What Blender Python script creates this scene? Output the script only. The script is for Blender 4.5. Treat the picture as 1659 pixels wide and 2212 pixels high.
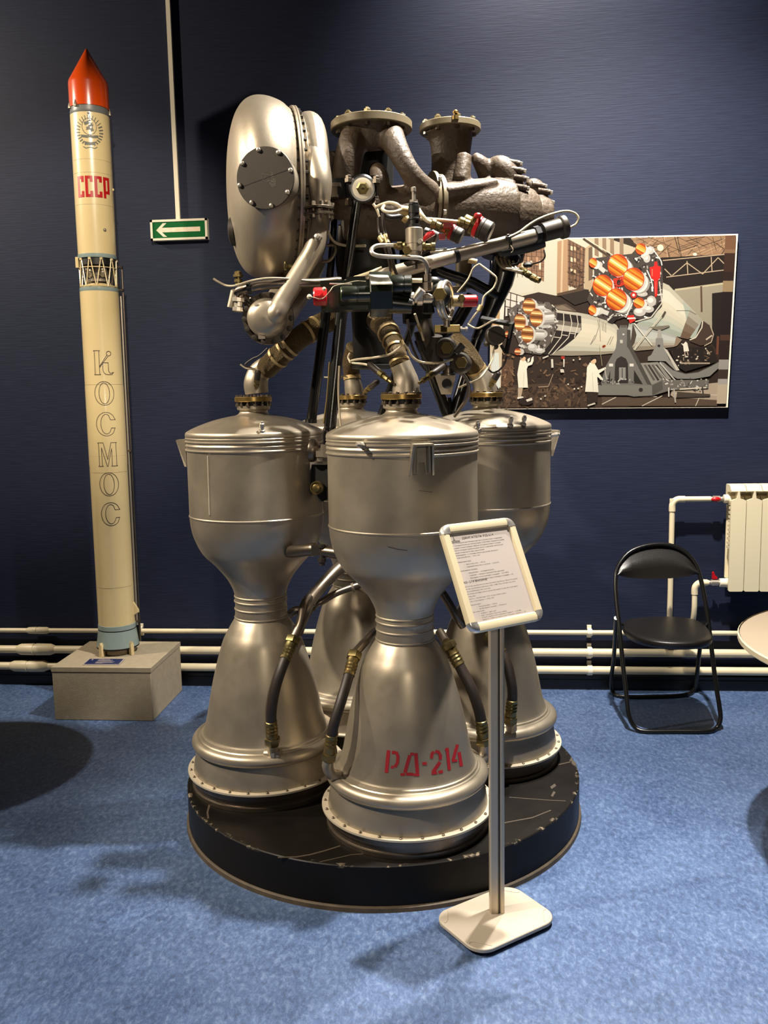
import bpy, bmesh, math, random
import numpy as np
from mathutils import Vector, Matrix

for o in list(bpy.data.objects):
    bpy.data.objects.remove(o)
S = bpy.context.scene
COL = S.collection
random.seed(7)

# ------------------------------------------------------------------ camera
CAM_H, FOC, PW, PH = 1.55, 1900.0, 1659, 2212
YAW, PITCH, ROLL = math.radians(4.9), math.radians(7.53), math.radians(1.08)
CX, CY = 829.5, 1106.0
f0 = np.array([-math.sin(YAW), math.cos(YAW), 0.0])
r0 = np.array([math.cos(YAW), math.sin(YAW), 0.0])
zz = np.array([0, 0, 1.0])
FW = f0 * math.cos(PITCH) - zz * math.sin(PITCH)
_u = zz * math.cos(PITCH) + f0 * math.sin(PITCH)
RT = r0 * math.cos(ROLL) - _u * math.sin(ROLL)
UP = _u * math.cos(ROLL) + r0 * math.sin(ROLL)
EYE = np.array([0, 0, CAM_H])
cam = bpy.data.cameras.new('camera')
cam.sensor_fit = 'VERTICAL'; cam.sensor_height = 24.0
cam.lens = FOC / PH * 24.0
cam.clip_start = 0.05
camo = bpy.data.objects.new('camera', cam); COL.objects.link(camo)
camo.matrix_world = Matrix(((RT[0], UP[0], -FW[0], 0), (RT[1], UP[1], -FW[1], 0), (RT[2], UP[2], -FW[2], CAM_H), (0, 0, 0, 1)))
S.camera = camo

# ------------------------------------------------------------------ world and lights
S.view_settings.view_transform = 'Standard'; S.view_settings.look = 'None'
S.view_settings.gamma = 1.0; S.view_settings.use_curve_mapping = False
S.view_settings.exposure = 0.0
w = bpy.data.worlds.new('dim hall'); S.world = w; w.use_nodes = True
w.node_tree.nodes['Background'].inputs[0].default_value = (0.9, 0.85, 0.8, 1)
w.node_tree.nodes['Background'].inputs[1].default_value = 0.012

def spot(name, loc, tgt, power, angle, blend, radius, col):
    l = bpy.data.lights.new(name, 'SPOT'); l.energy = power; l.spot_size = math.radians(angle)
    l.spot_blend = blend; l.shadow_soft_size = radius; l.color = col
    o = bpy.data.objects.new(name, l); COL.objects.link(o); o.location = loc
    o.rotation_euler = (Vector(tgt) - Vector(loc)).to_track_quat('-Z', 'Y').to_euler()
    return o
WARM, NEUT = (1.0, 0.86, 0.68), (1.0, 0.93, 0.84)
spot('spot_left', (-4.4, 3.3, 3.7), (-1.9, 4.3, 2.2), 480, 130, 1.0, 0.05, WARM)
spot('spot_rocket', (-0.5, 0.95, 3.9), (-1.85, 4.25, 2.15), 650, 29, 0.7, 0.05, WARM)
spot('spot_wall', (0.62, 2.85, 4.3), (1.0, 3.55, 0.0), 1300, 104, 0.8, 0.05, NEUT)
spot('spot_stand', (0.61, 3.66, 4.3), (0.05, 1.7, 0.0), 800, 56, 0.8, 0.05, NEUT)
spot('spot_wall_high', (0.5, 3.5, 4.48), (0.55, 4.55, 3.25), 420, 84, 1.0, 0.05, NEUT)
spot('spot_front_left', (-3.0, 1.3, 3.9), (-0.35, 3.1, 1.0), 900, 42, 0.7, 0.07, WARM)
spot('spot_front', (0.35, -0.6, 2.05), (-0.3, 3.6, 1.5), 60, 46, 0.6, 0.06, WARM)
spot('spot_near', (-0.6, -0.4, 4.3), (-0.3, 1.3, 0.0), 110, 64, 1.0, 0.1, NEUT)

# ------------------------------------------------------------------ geometry helpers
def ray(x, y): return FW + RT * ((x - CX) / FOC) + UP * ((CY - y) / FOC)
def at(x, y, d):
    v = ray(x, y); return EYE + v * (d / (v @ f0))
def onfloor(x, y, z=0.0):
    v = ray(x, y); return EYE + v * ((z - CAM_H) / v[2])
YW = 4.55
def onwall(x, y, off=0.0):
    v = ray(x, y); return EYE + v * ((YW - off) / v[1])
def W(u, d, z): return r0 * u + f0 * d + zz * z
def Wv(u, d, z):
    v = W(u, d, z); return v / np.linalg.norm(v)
def sc(P): return float((np.asarray(P) - EYE) @ FW) / FOC      # metres per photo pixel at P

def basis(ax):
    ax = np.asarray(ax, float); ax = ax / np.linalg.norm(ax)
    h = np.array([0, 0, 1.0]) if abs(ax[2]) < 0.9 else np.array([1.0, 0, 0])
    a = np.cross(h, ax); a /= np.linalg.norm(a)
    return a, np.cross(ax, a), ax

def spline(P, sub):
    P = [np.asarray(p, float) for p in P]
    if len(P) < 3 or sub <= 1: return P
    out = []
    for i in range(len(P) - 1):
        p0 = P[i - 1] if i else 2 * P[0] - P[1]
        p3 = P[i + 2] if i + 2 < len(P) else 2 * P[-1] - P[-2]
        p1, p2 = P[i], P[i + 1]
        for k in range(sub):
            t = k / sub
            out.append(0.5 * ((2 * p1) + (p2 - p0) * t + (2 * p0 - 5 * p1 + 4 * p2 - p3) * t * t + (3 * p1 - p0 - 3 * p2 + p3) * t ** 3))
    out.append(P[-1]); return out

class MB:
    def __init__(s): s.v = []; s.f = []
    def add(s, v, f):
        n = len(s.v); s.v += [tuple(map(float, p)) for p in v]; s.f += [tuple(i + n for i in q) for q in f]; return s
    def box(s, c, d, M=None):
        c = np.asarray(c, float); q = []
        for k in range(8):
            p = np.array([(k & 1) - .5, ((k >> 1) & 1) - .5, (k >> 2) - .5]) * np.asarray(d, float)
            q.append(c + (M @ p if M is not None else p))
        return s.add(q, [(0, 2, 3, 1), (4, 5, 7, 6), (0, 1, 5, 4), (2, 6, 7, 3), (0, 4, 6, 2), (1, 3, 7, 5)])
    def lathe(s, prof, o=(0, 0, 0), ax=(0, 0, 1), seg=48, caps=True, a0=0.0, arc=2 * math.pi):
        a, b, x = basis(ax); o = np.asarray(o, float); v = []; f = []; full = arc > 6.28
        m = seg if full else seg + 1
        for (r, t) in prof:
            for k in range(m):
                g = a0 + arc * k / seg
                v.append(o + x * t + (a * math.cos(g) + b * math.sin(g)) * max(r, 1e-6))
        for i in range(len(prof) - 1):
            for k in range(seg):
                k2 = (k + 1) % m
                f.append((i * m + k, i * m + k2, (i + 1) * m + k2, (i + 1) * m + k))
        if caps and full:
            if prof[0][0] > 1e-5: f.append(tuple(range(m))[::-1])
            n = (len(prof) - 1) * m
            if prof[-1][0] > 1e-5: f.append(tuple(range(n, n + m)))
        return s.add(v, f)
    def tube(s, P, r, seg=14, sub=6, caps=True, closed=False):
        P = [np.asarray(p, float) for p in P]
        R = list(r) if hasattr(r, '__len__') else [r] * len(P)
        if closed:
            Q = P; RR = R
        else:
            Q = spline(P, sub)
            RR = [x[0] for x in spline([np.array([a]) for a in R], sub)] if len(P) > 2 and sub > 1 else R
        n = len(Q); v = []; f = []; ref = None
        for i in range(n):
            if closed: t = Q[(i + 1) % n] - Q[i - 1]
            else: t = Q[min(i + 1, n - 1)] - Q[max(i - 1, 0)]
            t = t / (np.linalg.norm(t) + 1e-12)
            if ref is None: ref = basis(t)[0]
            a = ref - t * (ref @ t); a /= (np.linalg.norm(a) + 1e-12); ref = a; b = np.cross(t, a)
            for k in range(seg):
                g = 2 * math.pi * k / seg; v.append(Q[i] + (a * math.cos(g) + b * math.sin(g)) * RR[i])
        for i in range(n if closed else n - 1):
            j = (i + 1) % n
            for k in range(seg):
                k2 = (k + 1) % seg; f.append((i * seg + k, i * seg + k2, j * seg + k2, j * seg + k))
        if caps and not closed:
            f.append(tuple(range(seg))[::-1]); f.append(tuple(range((n - 1) * seg, n * seg)))
        return s.add(v, f)
    def prism(s, poly, vec):
        n = len(poly); poly = [np.asarray(p, float) for p in poly]; vec = np.asarray(vec, float)
        return s.add(poly + [p + vec for p in poly], [tuple(range(n))[::-1], tuple(range(n, 2 * n))] + [(i, (i + 1) % n, n + (i + 1) % n, n + i) for i in range(n)])
    def ball(s, c, r, seg=16, sq=(1, 1, 1)):
        v = []; f = []; c = np.asarray(c, float); h = seg // 2
        for i in range(h + 1):
            p = math.pi * i / h
            for k in range(seg):
                g = 2 * math.pi * k / seg
                v.append(c + r * np.array([math.sin(p) * math.cos(g) * sq[0], math.sin(p) * math.sin(g) * sq[1], math.cos(p) * sq[2]]))
        for i in range(h):
            for k in range(seg):
                k2 = (k + 1) % seg; f.append((i * seg + k, (i + 1) * seg + k, (i + 1) * seg + k2, i * seg + k2))
        return s.add(v, f)
    # the same, sized in photo pixels at their own depth
    def T(s, pts, rpx, seg=12, sub=6, caps=True):
        P = [at(*p) for p in pts]; R = list(rpx) if hasattr(rpx, '__len__') else [rpx] * len(P)
        return s.tube(P, [a * sc(p) for a, p in zip(R, P)], seg, sub, caps)
    def L(s, c, ax, prof, seg=32):
        P = at(*c); k = sc(P)
        return s.lathe([(a * k, b * k) for a, b in prof], P, ax, seg)

def wpos(o):
    p = np.zeros(3)
    while o is not None:
        p = p + np.array(o.location); o = o.parent
    return p
def setp(o, label=None, cat=None, group=None, kind=None):
    if label: o['label'] = label
    if cat: o['category'] = cat
    if group: o['group'] = group
    if kind: o['kind'] = kind
    return o
def mesh(name, mb, mat, org=(0, 0, 0), sharp=35, mats=None):
    me = bpy.data.meshes.new(name)
    v = np.array(mb.v) - np.asarray(org)
    me.from_pydata([tuple(p) for p in v], [], mb.f); me.update()
    bm = bmesh.new(); bm.from_mesh(me); bmesh.ops.recalc_face_normals(bm, faces=bm.faces); bm.to_mesh(me); bm.free()
    me.shade_smooth(); me.set_sharp_from_angle(angle=math.radians(sharp))
    if mat: me.materials.append(mat)
    return me
def link(name, me, parent=None, loc=(0, 0, 0), label=None):
    o = bpy.data.objects.new(name, me); COL.objects.link(o); o.location = tuple(loc)
    if parent is not None: o.parent = parent
    if label: o['label'] = label
    return o
def obj(name, mb, mat, parent=None, label=None, sharp=35):
    org = wpos(parent) if parent is not None else np.zeros(3)
    return link(name, mesh(name, mb, mat, org, sharp), parent, (0, 0, 0), label)
def thing(name, loc, label, cat, group=None):
    o = bpy.data.objects.new(name, None); COL.objects.link(o); o.location = tuple(map(float, loc)); o.empty_display_size = .1
    return setp(o, label, cat, group)
def put(name, me, parent, pos, ax=None, spin=0.0, label=None):       # shared mesh placed in the world
    o = link(name, me, parent, np.asarray(pos, float) - wpos(parent), label)
    if ax is not None:
        a, b, x = basis(ax); o.rotation_euler = (Matrix(((a[0], b[0], x[0]), (a[1], b[1], x[1]), (a[2], b[2], x[2]))) @ Matrix.Rotation(spin, 3, 'Z')).to_euler()
    return o
def bev(o, wdt, n=2):
    m = o.modifiers.new('soft edges', 'BEVEL'); m.width = wdt; m.segments = n; m.limit_method = 'ANGLE'; m.angle_limit = math.radians(40); return o

# ------------------------------------------------------------------ materials
def lin(c):
    c = c / 255.0; return c / 12.92 if c <= 0.04045 else ((c + 0.055) / 1.055) ** 2.4
def rgb(h):
    return tuple(lin(int(h[i:i + 2], 16)) for i in (0, 2, 4)) + (1.0,)
def mk(name, h, rough=.5, metal=0.0, h2=None, scale=6.0, amt=.5, bump=0.0, bscale=40.0, coat=0.0, rvar=0.0, stretch=None, spec=None):
    m = bpy.data.materials.new(name); m.use_nodes = True; N = m.node_tree.nodes; K = m.node_tree.links; b = N['Principled BSDF']
    b.inputs['Base Color'].default_value = rgb(h); b.inputs['Roughness'].default_value = rough; b.inputs['Metallic'].default_value = metal
    if coat: b.inputs['Coat Weight'].default_value = coat; b.inputs['Coat Roughness'].default_value = .15
    if spec is not None: b.inputs['Specular IOR Level'].default_value = spec
    tc = N.new('ShaderNodeTexCoord'); src = tc.outputs['Object']
    if stretch:
        mp = N.new('ShaderNodeMapping'); mp.inputs['Scale'].default_value = stretch; K.new(src, mp.inputs[0]); src = mp.outputs[0]
    if h2 or rvar:
        n = N.new('ShaderNodeTexNoise'); n.inputs['Scale'].default_value = scale; n.inputs['Detail'].default_value = 5; n.inputs['Roughness'].default_value = .6
        K.new(src, n.inputs['Vector'])
        if h2:
            r = N.new('ShaderNodeValToRGB'); r.color_ramp.elements[0].position = .5 - amt * .4; r.color_ramp.elements[1].position = .5 + amt * .4
            r.color_ramp.elements[0].color = rgb(h); r.color_ramp.elements[1].color = rgb(h2)
            K.new(n.outputs['Fac'], r.inputs[0]); K.new(r.outputs[0], b.inputs['Base Color'])
        if rvar:
            q = N.new('ShaderNodeMapRange'); q.inputs[1].default_value = .3; q.inputs[2].default_value = .7
            q.inputs[3].default_value = max(rough - rvar, .03); q.inputs[4].default_value = min(rough + rvar, 1)
            K.new(n.outputs['Fac'], q.inputs[0]); K.new(q.outputs[0], b.inputs['Roughness'])
    if bump:
        n2 = N.new('ShaderNodeTexNoise'); n2.inputs['Scale'].default_value = bscale; n2.inputs['Detail'].default_value = 4; K.new(src, n2.inputs['Vector'])
        bp = N.new('ShaderNodeBump'); bp.inputs['Strength'].default_value = bump; bp.inputs['Distance'].default_value = .01
        K.new(n2.outputs['Fac'], bp.inputs['Height']); K.new(bp.outputs[0], b.inputs['Normal'])
    return m
M = {}
M['silver'] = mk('silver painted metal', '9c9281', .4, .72, 'ada28f', 5, .8, rvar=.08)
M['silver2'] = mk('pale cast aluminium', 'aca18f', .4, .68, '9b907e', 9, .8, bump=.04, bscale=60)
M['steel'] = mk('bright steel', 'b9b1a3', .34, .75, rvar=.06)
M['dsteel'] = mk('darkened steel', '6a6155', .35, .9, '82776a', 12, .6)
M['litmetal'] = mk('pale metal with flange light painted in', 'c8bda8', .5, .35)  # paler than the silver: light on the upward-facing flange put into colour
M['brass'] = mk('gold chromate plated metal', 'b89a5c', .3, .9, 'a98c55', 12, .6)
M['bronze'] = mk('tarnished bronze fittings', '8a7347', .36, .85, '5b5a3c', 14, .7)
M['cast'] = mk('olive brown painted casting', '403427', .55, .1, '4a3d2e', 8, .8, bump=.35, bscale=70)
M['castlight'] = mk('olive brown painted flange', '75694f', .5, .25, '645a46', 10, .8)
M['black'] = mk('glossy black enamel', '0c0b0a', .28, 0, coat=.3)
M['mblack'] = mk('matt black metal', '12110f', .5, .2)
M['plate'] = mk('dark grey steel cover', '332e28', .5, .3, '3d372f', 10, .7)
M['green'] = mk('dark green enamel', '10170d', .3, 0, '0c1208', 10, .6, coat=.4)
M['greenface'] = mk('light green end face', '4c6638', .45)
M['worn'] = mk('worn silver plate', 'b5b2a6', .35, .6, '6f6f66', 60, .6)
M['red'] = mk('red plastic cap', 'ad0c12', .35, 0, coat=.2)
M['redpaint'] = mk('red stencil paint', '8e0c18', .55)
M['rubber'] = mk('black rubber hose', '1f1813', .5, 0, '2a2019', 20, .6)
M['braid'] = mk('brown braided hose', '41341f', .4, .55, '6b5836', 200, .5, bump=.9, bscale=420)
M['tape'] = mk('tan hose clamp', 'ad9668', .45, .5)
M['wire'] = mk('pale cable sleeve', 'b4a88e', .5, .2)
M['cream'] = mk('cream painted pipe', 'e3d5b2', .4, 0, 'd8c9a6', 8, .5)
M['radiator'] = mk('cream enamel radiator', 'ded2b0', .35, 0)
M['rocketwhite'] = mk('aged ivory model paint', 'dcc897', .3, 0, 'd0bb88', 5, .8, coat=.5)
M['rocketred'] = mk('orange red gloss paint', 'd84d0c', .25, 0, 'cb420a', 6, .7, coat=.6)
M['rocketblue'] = mk('pale blue grey paint', '8a9a96', .35, 0, coat=.3)
M['ink'] = mk('dark printed ink', '2a1a22', .6)
M['emblem'] = mk('grey printed emblem ink', '5f6157', .5)
M['letters'] = mk('red printed letters', 'b01218', .4)
M['linen'] = mk('grey beige plinth cloth', 'a3967e', .85, 0, '978a72', 30, .5, bump=.15, bscale=300)
M['placard'] = mk('navy printed card', '1d2550', .4)
M['white'] = mk('white plastic', 'e6dcc4', .4, 0)
M['signgreen'] = mk('green sign face', '035a28', .7, spec=.2)
M['alu'] = mk('satin anodised aluminium', 'b9ad98', .35, .6)
M['alulight'] = mk('cream anodised frame profile', 'd6c8a6', .4, .3)
M['chrome'] = mk('polished chrome', 'd2cec6', .28, .8)
M['nutbrass'] = mk('dull brass nuts', '9a8a62', .35, .8)
M['standbase'] = mk('pale grey powder coat', 'b3a897', .5, .1)
M['paper'] = mk('white paper sheet', 'a29890', .7)
M['print'] = mk('black print', '3a332e', .8)
M['leather'] = mk('black vinyl upholstery', '14110e', .38, 0, bump=.05, bscale=200)
M['chairtube'] = mk('black lacquered tube', '100f0e', .3, .1)
M['tabletop'] = mk('beige laminate table top', '877a68', .45, 0)
M['base'] = mk('black painted board', '1a1612', .42, 0, '221d17', 6, .8, rvar=.12)
M['edgewood'] = mk('worn brown wood edging', '5a4d39', .6, 0, '3a3126', 20, .7)
M['scuff'] = mk('scuffed bare board', '463e34', .6)
M['board'] = mk('cream photo board edge', 'd9cdb8', .6)
M['blackbase'] = mk('black painted skirting', '0b0b0d', .4)

def floor_mat():
    m = bpy.data.materials.new('blue marbled linoleum'); m.use_nodes = True; N = m.node_tree.nodes; K = m.node_tree.links; b = N['Principled BSDF']
    tc = N.new('ShaderNodeTexCoord')
    def noise(scale, detail, rough, dist, src=tc.outputs['Object']):
        n = N.new('ShaderNodeTexNoise'); n.inputs['Scale'].default_value = scale; n.inputs['Detail'].default_value = detail
        n.inputs['Roughness'].default_value = rough; n.inputs['Distortion'].default_value = dist; K.new(src, n.inputs['Vector']); return n
    mp = N.new('ShaderNodeMapping'); mp.inputs['Rotation'].default_value = (0, 0, .5); mp.inputs['Scale'].default_value = (1, .6, 1); K.new(tc.outputs['Object'], mp.inputs[0])
    n1 = noise(62, 9, .78, .35, mp.outputs[0]); n2 = noise(4.5, 5, .65, .3); n3 = noise(34, 9, .8, .7, mp.outputs[0])
    r1 = N.new('ShaderNodeValToRGB'); e = r1.color_ramp.elements
    e[0].position = .36; e[0].color = rgb('2f3c53'); e[1].position = .66; e[1].color = rgb('7286a4')
    x = r1.color_ramp.elements.new(.5); x.color = rgb('435a82')
    K.new(n1.outputs['Fac'], r1.inputs[0])
    r2 = N.new('ShaderNodeValToRGB'); e = r2.color_ramp.elements; e[0].position = .36; e[0].color = rgb('38496a'); e[1].position = .66; e[1].color = rgb('5e7396')
    K.new(n2.outputs['Fac'], r2.inputs[0])
    mx = N.new('ShaderNodeMix'); mx.data_type = 'RGBA'; mx.inputs[0].default_value = .32
    K.new(r1.outputs[0], mx.inputs[6]); K.new(r2.outputs[0], mx.inputs[7])
    r3 = N.new('ShaderNodeValToRGB'); e = r3.color_ramp.elements; e[0].position = .6; e[0].color = (0, 0, 0, 1); e[1].position = .72; e[1].color = (.45, .45, .45, 1)
    K.new(n3.outputs['Fac'], r3.inputs[0])
    m2 = N.new('ShaderNodeMix'); m2.data_type = 'RGBA'; m2.inputs[7].default_value = rgb('9aaac0')
    K.new(r3.outputs[0], m2.inputs[0]); K.new(mx.outputs[2], m2.inputs[6]); K.new(m2.outputs[2], b.inputs['Base Color'])
    b.inputs['Roughness'].default_value = .42
    bp = N.new('ShaderNodeBump'); bp.inputs['Strength'].default_value = .3; bp.inputs['Distance'].default_value = .004
    K.new(n1.outputs['Fac'], bp.inputs['Height']); K.new(bp.outputs[0], b.inputs['Normal'])
    return m
def wall_mat():
    m = bpy.data.materials.new('navy ribbed wallpaper'); m.use_nodes = True; N = m.node_tree.nodes; K = m.node_tree.links; b = N['Principled BSDF']
    tc = N.new('ShaderNodeTexCoord'); mp = N.new('ShaderNodeMapping'); mp.inputs['Scale'].default_value = (9, 9, 160); K.new(tc.outputs['Object'], mp.inputs[0])
    n = N.new('ShaderNodeTexNoise'); n.inputs['Scale'].default_value = 1.0; n.inputs['Detail'].default_value = 3; K.new(mp.outputs[0], n.inputs['Vector'])
    r = N.new('ShaderNodeValToRGB'); r.color_ramp.elements[0].position = .3; r.color_ramp.elements[1].position = .7
    r.color_ramp.elements[0].color = rgb('151b2f'); r.color_ramp.elements[1].color = rgb('1d2439'); K.new(n.outputs['Fac'], r.inputs[0]); K.new(r.outputs[0], b.inputs['Base Color'])
    b.inputs['Roughness'].default_value = .6; b.inputs['Specular IOR Level'].default_value = .25
    bp = N.new('ShaderNodeBump'); bp.inputs['Strength'].default_value = .32; bp.inputs['Distance'].default_value = .003
    K.new(n.outputs['Fac'], bp.inputs['Height']); K.new(bp.outputs[0], b.inputs['Normal'])
    return m
FLOOR, WALL = floor_mat(), wall_mat()
CEIL = mk('dark ceiling paint', '2a2a2e', .9)

# ------------------------------------------------------------------ room shell
def struct(name, mb, mat, parent=None):
    o = obj(name, mb, mat, parent)
    if parent is None: o['kind'] = 'structure'
    return o
XL, XR, YB, ZC = -4.6, 4.6, -4.2, 4.6
struct('floor', MB().box(((XL + XR) / 2, (YW + YB) / 2, -.05), (XR - XL + .4, YW - YB + .4, .1)), FLOOR)
struct('wall_back', MB().box(((XL + XR) / 2, YW + .1, ZC / 2), (XR - XL + .4, .2, ZC)), WALL)
struct('wall_left', MB().box((XL - .1, (YW + YB) / 2, ZC / 2), (.2, YW - YB, ZC)), WALL)
struct('wall_right', MB().box((XR + .1, (YW + YB) / 2, ZC / 2), (.2, YW - YB, ZC)), WALL)
struct('wall_front', MB().box(((XL + XR) / 2, YB - .1, ZC / 2), (XR - XL + .4, .2, ZC)), mk('grey wall paint', '4a4844', .8))
struct('ceiling', MB().box(((XL + XR) / 2, (YW + YB) / 2, ZC + .05), (XR - XL + .4, YW - YB + .4, .1)), CEIL)
pr = [(0, 0), (-.022, 0), (-.022, .052), (-.018, .056), (-.018, .072), (-.008, .078), (-.008, .088), (0, .09)]
struct('baseboard_back', MB().prism([(XL, YW + y, z) for y, z in pr], (XR - XL, 0, 0)), M['blackbase'])

# ------------------------------------------------------------------ heating pipes along the wall
def pipe_run(y1, y2, r, off, label, coup, clips):
    z = (onwall(60, y1, off)[2] + onwall(1300, y2, off)[2]) / 2; Y = YW - off
    t = thing('heating_pipe', (0, Y, z), label, 'pipe', 'heating pipes along the wall')
    obj('pipe', MB().tube([(XL + .05, Y, z), (XR - .05, Y, z)], r, 18), M['cream'], t)
    cx = onwall(coup, y1, off)[0]; h = r * 5.2
    obj('coupling', MB().lathe([(r, -h), (r * 1.45, -h * .78), (r * 1.55, -h * .1), (r * 1.42, -h * .08), (r * 1.42, -.001), (r * 1.55, .001), (r * 1.5, h * .75), (r, h)], (cx, Y, z), (1, 0, 0), 20), M['cream'], t)
    for px in clips:
        x = onwall(px, y2, off)[0]
        b = MB().lathe([(r, -.012), (r + .005, -.012), (r + .005, .012), (r, .012)], (x, Y, z), (1, 0, 0), 20, caps=False)
        b.box((x, YW - .0075, z + r + .009), (.022, .012, .022)); b.box((x, YW - .0075, z - r - .009), (.022, .012, .022))
        b.box((x, YW - off / 2 - .001, z + r + .003), (.022, off - .002, .004)); b.box((x, YW - off / 2 - .001, z - r - .003), (.022, off - .002, .004))
        obj('clip', b, M['white'], t)
    return z, Y
zt, Yt = pipe_run(1357, 1371.5, .0125, .035, 'thin cream heating pipe running above the two thicker pipes', 82, [1274, 302])
zm, Ym = pipe_run(1398.5, 1414, .021, .04, 'thick cream heating pipe, middle of the three along the wall', 78, [1274])
zl, Yl = pipe_run(1436, 1450.5, .021, .04, 'thick cream heating pipe, lowest of the three along the wall', 64, [1274])

# ------------------------------------------------------------------ radiator, its two feed pipes and valves
ro = .13; RY = YW - ro
x0 = onwall(1577, 1160, ro)[0]; x1 = onwall(1611, 1160, ro)[0]; pitch = x1 - x0
rzb = onwall(1600, 1278, ro)[2]; rzt = onwall(1600, 1079, ro)[2]; rtop = rzt + .055
t = thing('radiator', (x0, RY, rzb), 'cream sectional radiator with flat front panels on the wall at right', 'radiator')
def section():
    b = MB(); p = pitch - .0035
    # flat front panel with softened corners and a web behind it
    c = .006; zt_ = rzt
    prof = [(c, rzb), (p - c, rzb), (p, rzb + c), (p, zt_ - c), (p - c * 2, zt_), (p * .62, zt_ + .004), (p * .55, zt_ + .042), (p * .45, zt_ + .042), (p * .38, zt_ + .004), (c * 2, zt_), (0, zt_ - c), (0, rzb + c)]
    b.prism([(x0 + x, RY, z) for x, z in prof], (0, .012, 0))
    b.box((x0 + p / 2, RY + .045, (rzb + rzt) / 2 + .005), (.012, .07, rzt - rzb - .03))
    b.box((x0 + p / 2, RY + .084, (rzb + rzt) / 2 + .01), (p * .9, .008, rzt - rzb - .09))
    # top hood: front lip rising to a rounded top that runs back
    hood = [(0, .04), (.003, .046), (.012, .05), (.02, .062), (.035, .07), (.085, .07), (.092, .062), (.092, 0), (.075, 0), (.07, .03), (.03, .036), (.012, .034)]
    b.prism([(x0, RY + y, rzt + z) for y, z in hood], (p, 0, 0))
    b.box((x0 + p / 2, RY + .022, rzt + .016), (.009, .04, .056))
    for q in (rzt - .01, rzb + .035):
        b.lathe([(.024, 0), (.024, p)], (x0, RY + .05, q), (1, 0, 0), 18)
    for i in range(10):                                              # the fins on the flank
        z = rzt - .045 - i * .022; b.box((x0 + p / 2, RY + .024 + .0012 * i, z), (p, .022 + .002 * i, .012))
    return b
sec = mesh('section', section(), M['radiator'], (x0, RY, rzb), 30)
for k in range(7): link('section', sec, t, (k * pitch, 0, 0))
obj('end_plug', MB().lathe([(.02, -.022), (.022, -.02), (.022, 0)], (x0, RY + .05, rzt - .002), (1, 0, 0), 12), M['white'], t)
obj('end_plug', MB().lathe([(.02, -.03), (.022, -.028), (.022, 0)], (x0, RY + .05, rzb + .035), (1, 0, 0), 12), M['white'], t)
def feed(zv, xv, zbot, yb, red_up, label, va):
    Y = RY + .05; r = .0135
    t = thing('feed_pipe', (xv, Y, zbot), label, 'pipe', 'radiator feed pipes')
    pts = [(xv, yb, zbot), (xv, Y, zbot + .1), (xv, Y, zv - .05)] + [(xv + .035 * (1 - math.cos(a)), Y, zv - .035 + .035 * math.sin(a)) for a in (0.2, .6, 1.0, 1.4)] + [(xv + .06, Y, zv), (va - .028, Y, zv)]
    obj('pipe', MB().tube(pts, r, 16, 3), M['cream'], t)
    obj('elbow', MB().tube([(xv, Y, zv - .06)] + [(xv + .035 * (1 - math.cos(a)), Y, zv - .035 + .035 * math.sin(a)) for a in (0, .4, .8, 1.2, 1.57)] + [(xv + .06, Y, zv)], r * 1.22, 16, 2), M['cream'], t)
    obj('valve', MB().lathe([(.009, -.04), (.012, -.035), (.012, -.02), (.016, -.016), (.016, .016), (.011, .02), (.013, .03), (.011, .035), (.011, x0 - .0235 - va if red_up is False else x0 - .0315 - va)], (va, Y, zv), (1, 0, 0), 12), M['steel'], t)
    hb = MB()
    if red_up:
        hb.tube([(va, Y, zv + .014), (va - .002, Y, zv + .03)], .005, 8); hb.prism([(va - .012, Y - .008, zv + .02), (va + .014, Y - .008, zv + .02), (va + .01, Y - .008, zv + .032), (va + .002, Y - .008, zv + .038), (va - .006, Y - .008, zv + .056), (va - .012, Y - .008, zv + .052)], (0, .016, 0))
    else:
        hb.ball((va - .006, Y - .018, zv), .013, 12, (1.9, .8, 1)); hb.tube([(va, Y, zv), (va, Y - .02, zv)], .006, 8)
    obj('valve_handle', hb, M['red'], t, 'red valve handle')
yo = RY + .05
feed(rzt - .002, onwall(1452, 1100, YW - yo)[0], zm + .029, Ym, False, 'tall cream feed pipe rising behind the chair to the radiator top', onwall(1548, 1061, YW - yo)[0])
feed(rzb + .035, onwall(1500, 1300, YW - yo)[0], zt + .019, Yt, True, 'short cream feed pipe with red valve to the radiator bottom', onwall(1543, 1266, YW - yo)[0])

# ------------------------------------------------------------------ exit sign and its cable trunking
of = .035
c4 = [onwall(x, y, of) for x, y in ((323, 476), (446, 470.5), (449, 516), (327, 520))]
sx0, sx1 = (c4[0][0] + c4[3][0]) / 2, (c4[1][0] + c4[2][0]) / 2
sz1, sz0 = (c4[0][2] + c4[1][2]) / 2, (c4[2][2] + c4[3][2]) / 2
t = thing('exit_sign', ((sx0 + sx1) / 2, YW, sz0), 'green exit sign with white left arrow on navy wall', 'sign')
wd, ht = sx1 - sx0, sz1 - sz0; sY = YW - of; fr = .011
b = MB().box(((sx0 + sx1) / 2, YW - of / 2 + .004, (sz0 + sz1) / 2), (wd, of - .012, ht))
for xx, zz_, ww, hh in (((sx0 + sx1) / 2, sz0 + fr / 2, wd, fr), ((sx0 + sx1) / 2, sz1 - fr / 2, wd, fr), (sx0 + fr / 2, (sz0 + sz1) / 2, fr, ht), (sx1 - fr / 2, (sz0 + sz1) / 2, fr, ht)):
    b.box((xx, sY + .004, zz_), (ww, .01, hh))
obj('housing', b, M['white'], t)
obj('green_face', MB().box(((sx0 + sx1) / 2, sY + .006, (sz0 + sz1) / 2), (wd - 2 * fr, .006, ht - 2 * fr)), M['signgreen'], t, 'green face')
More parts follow.
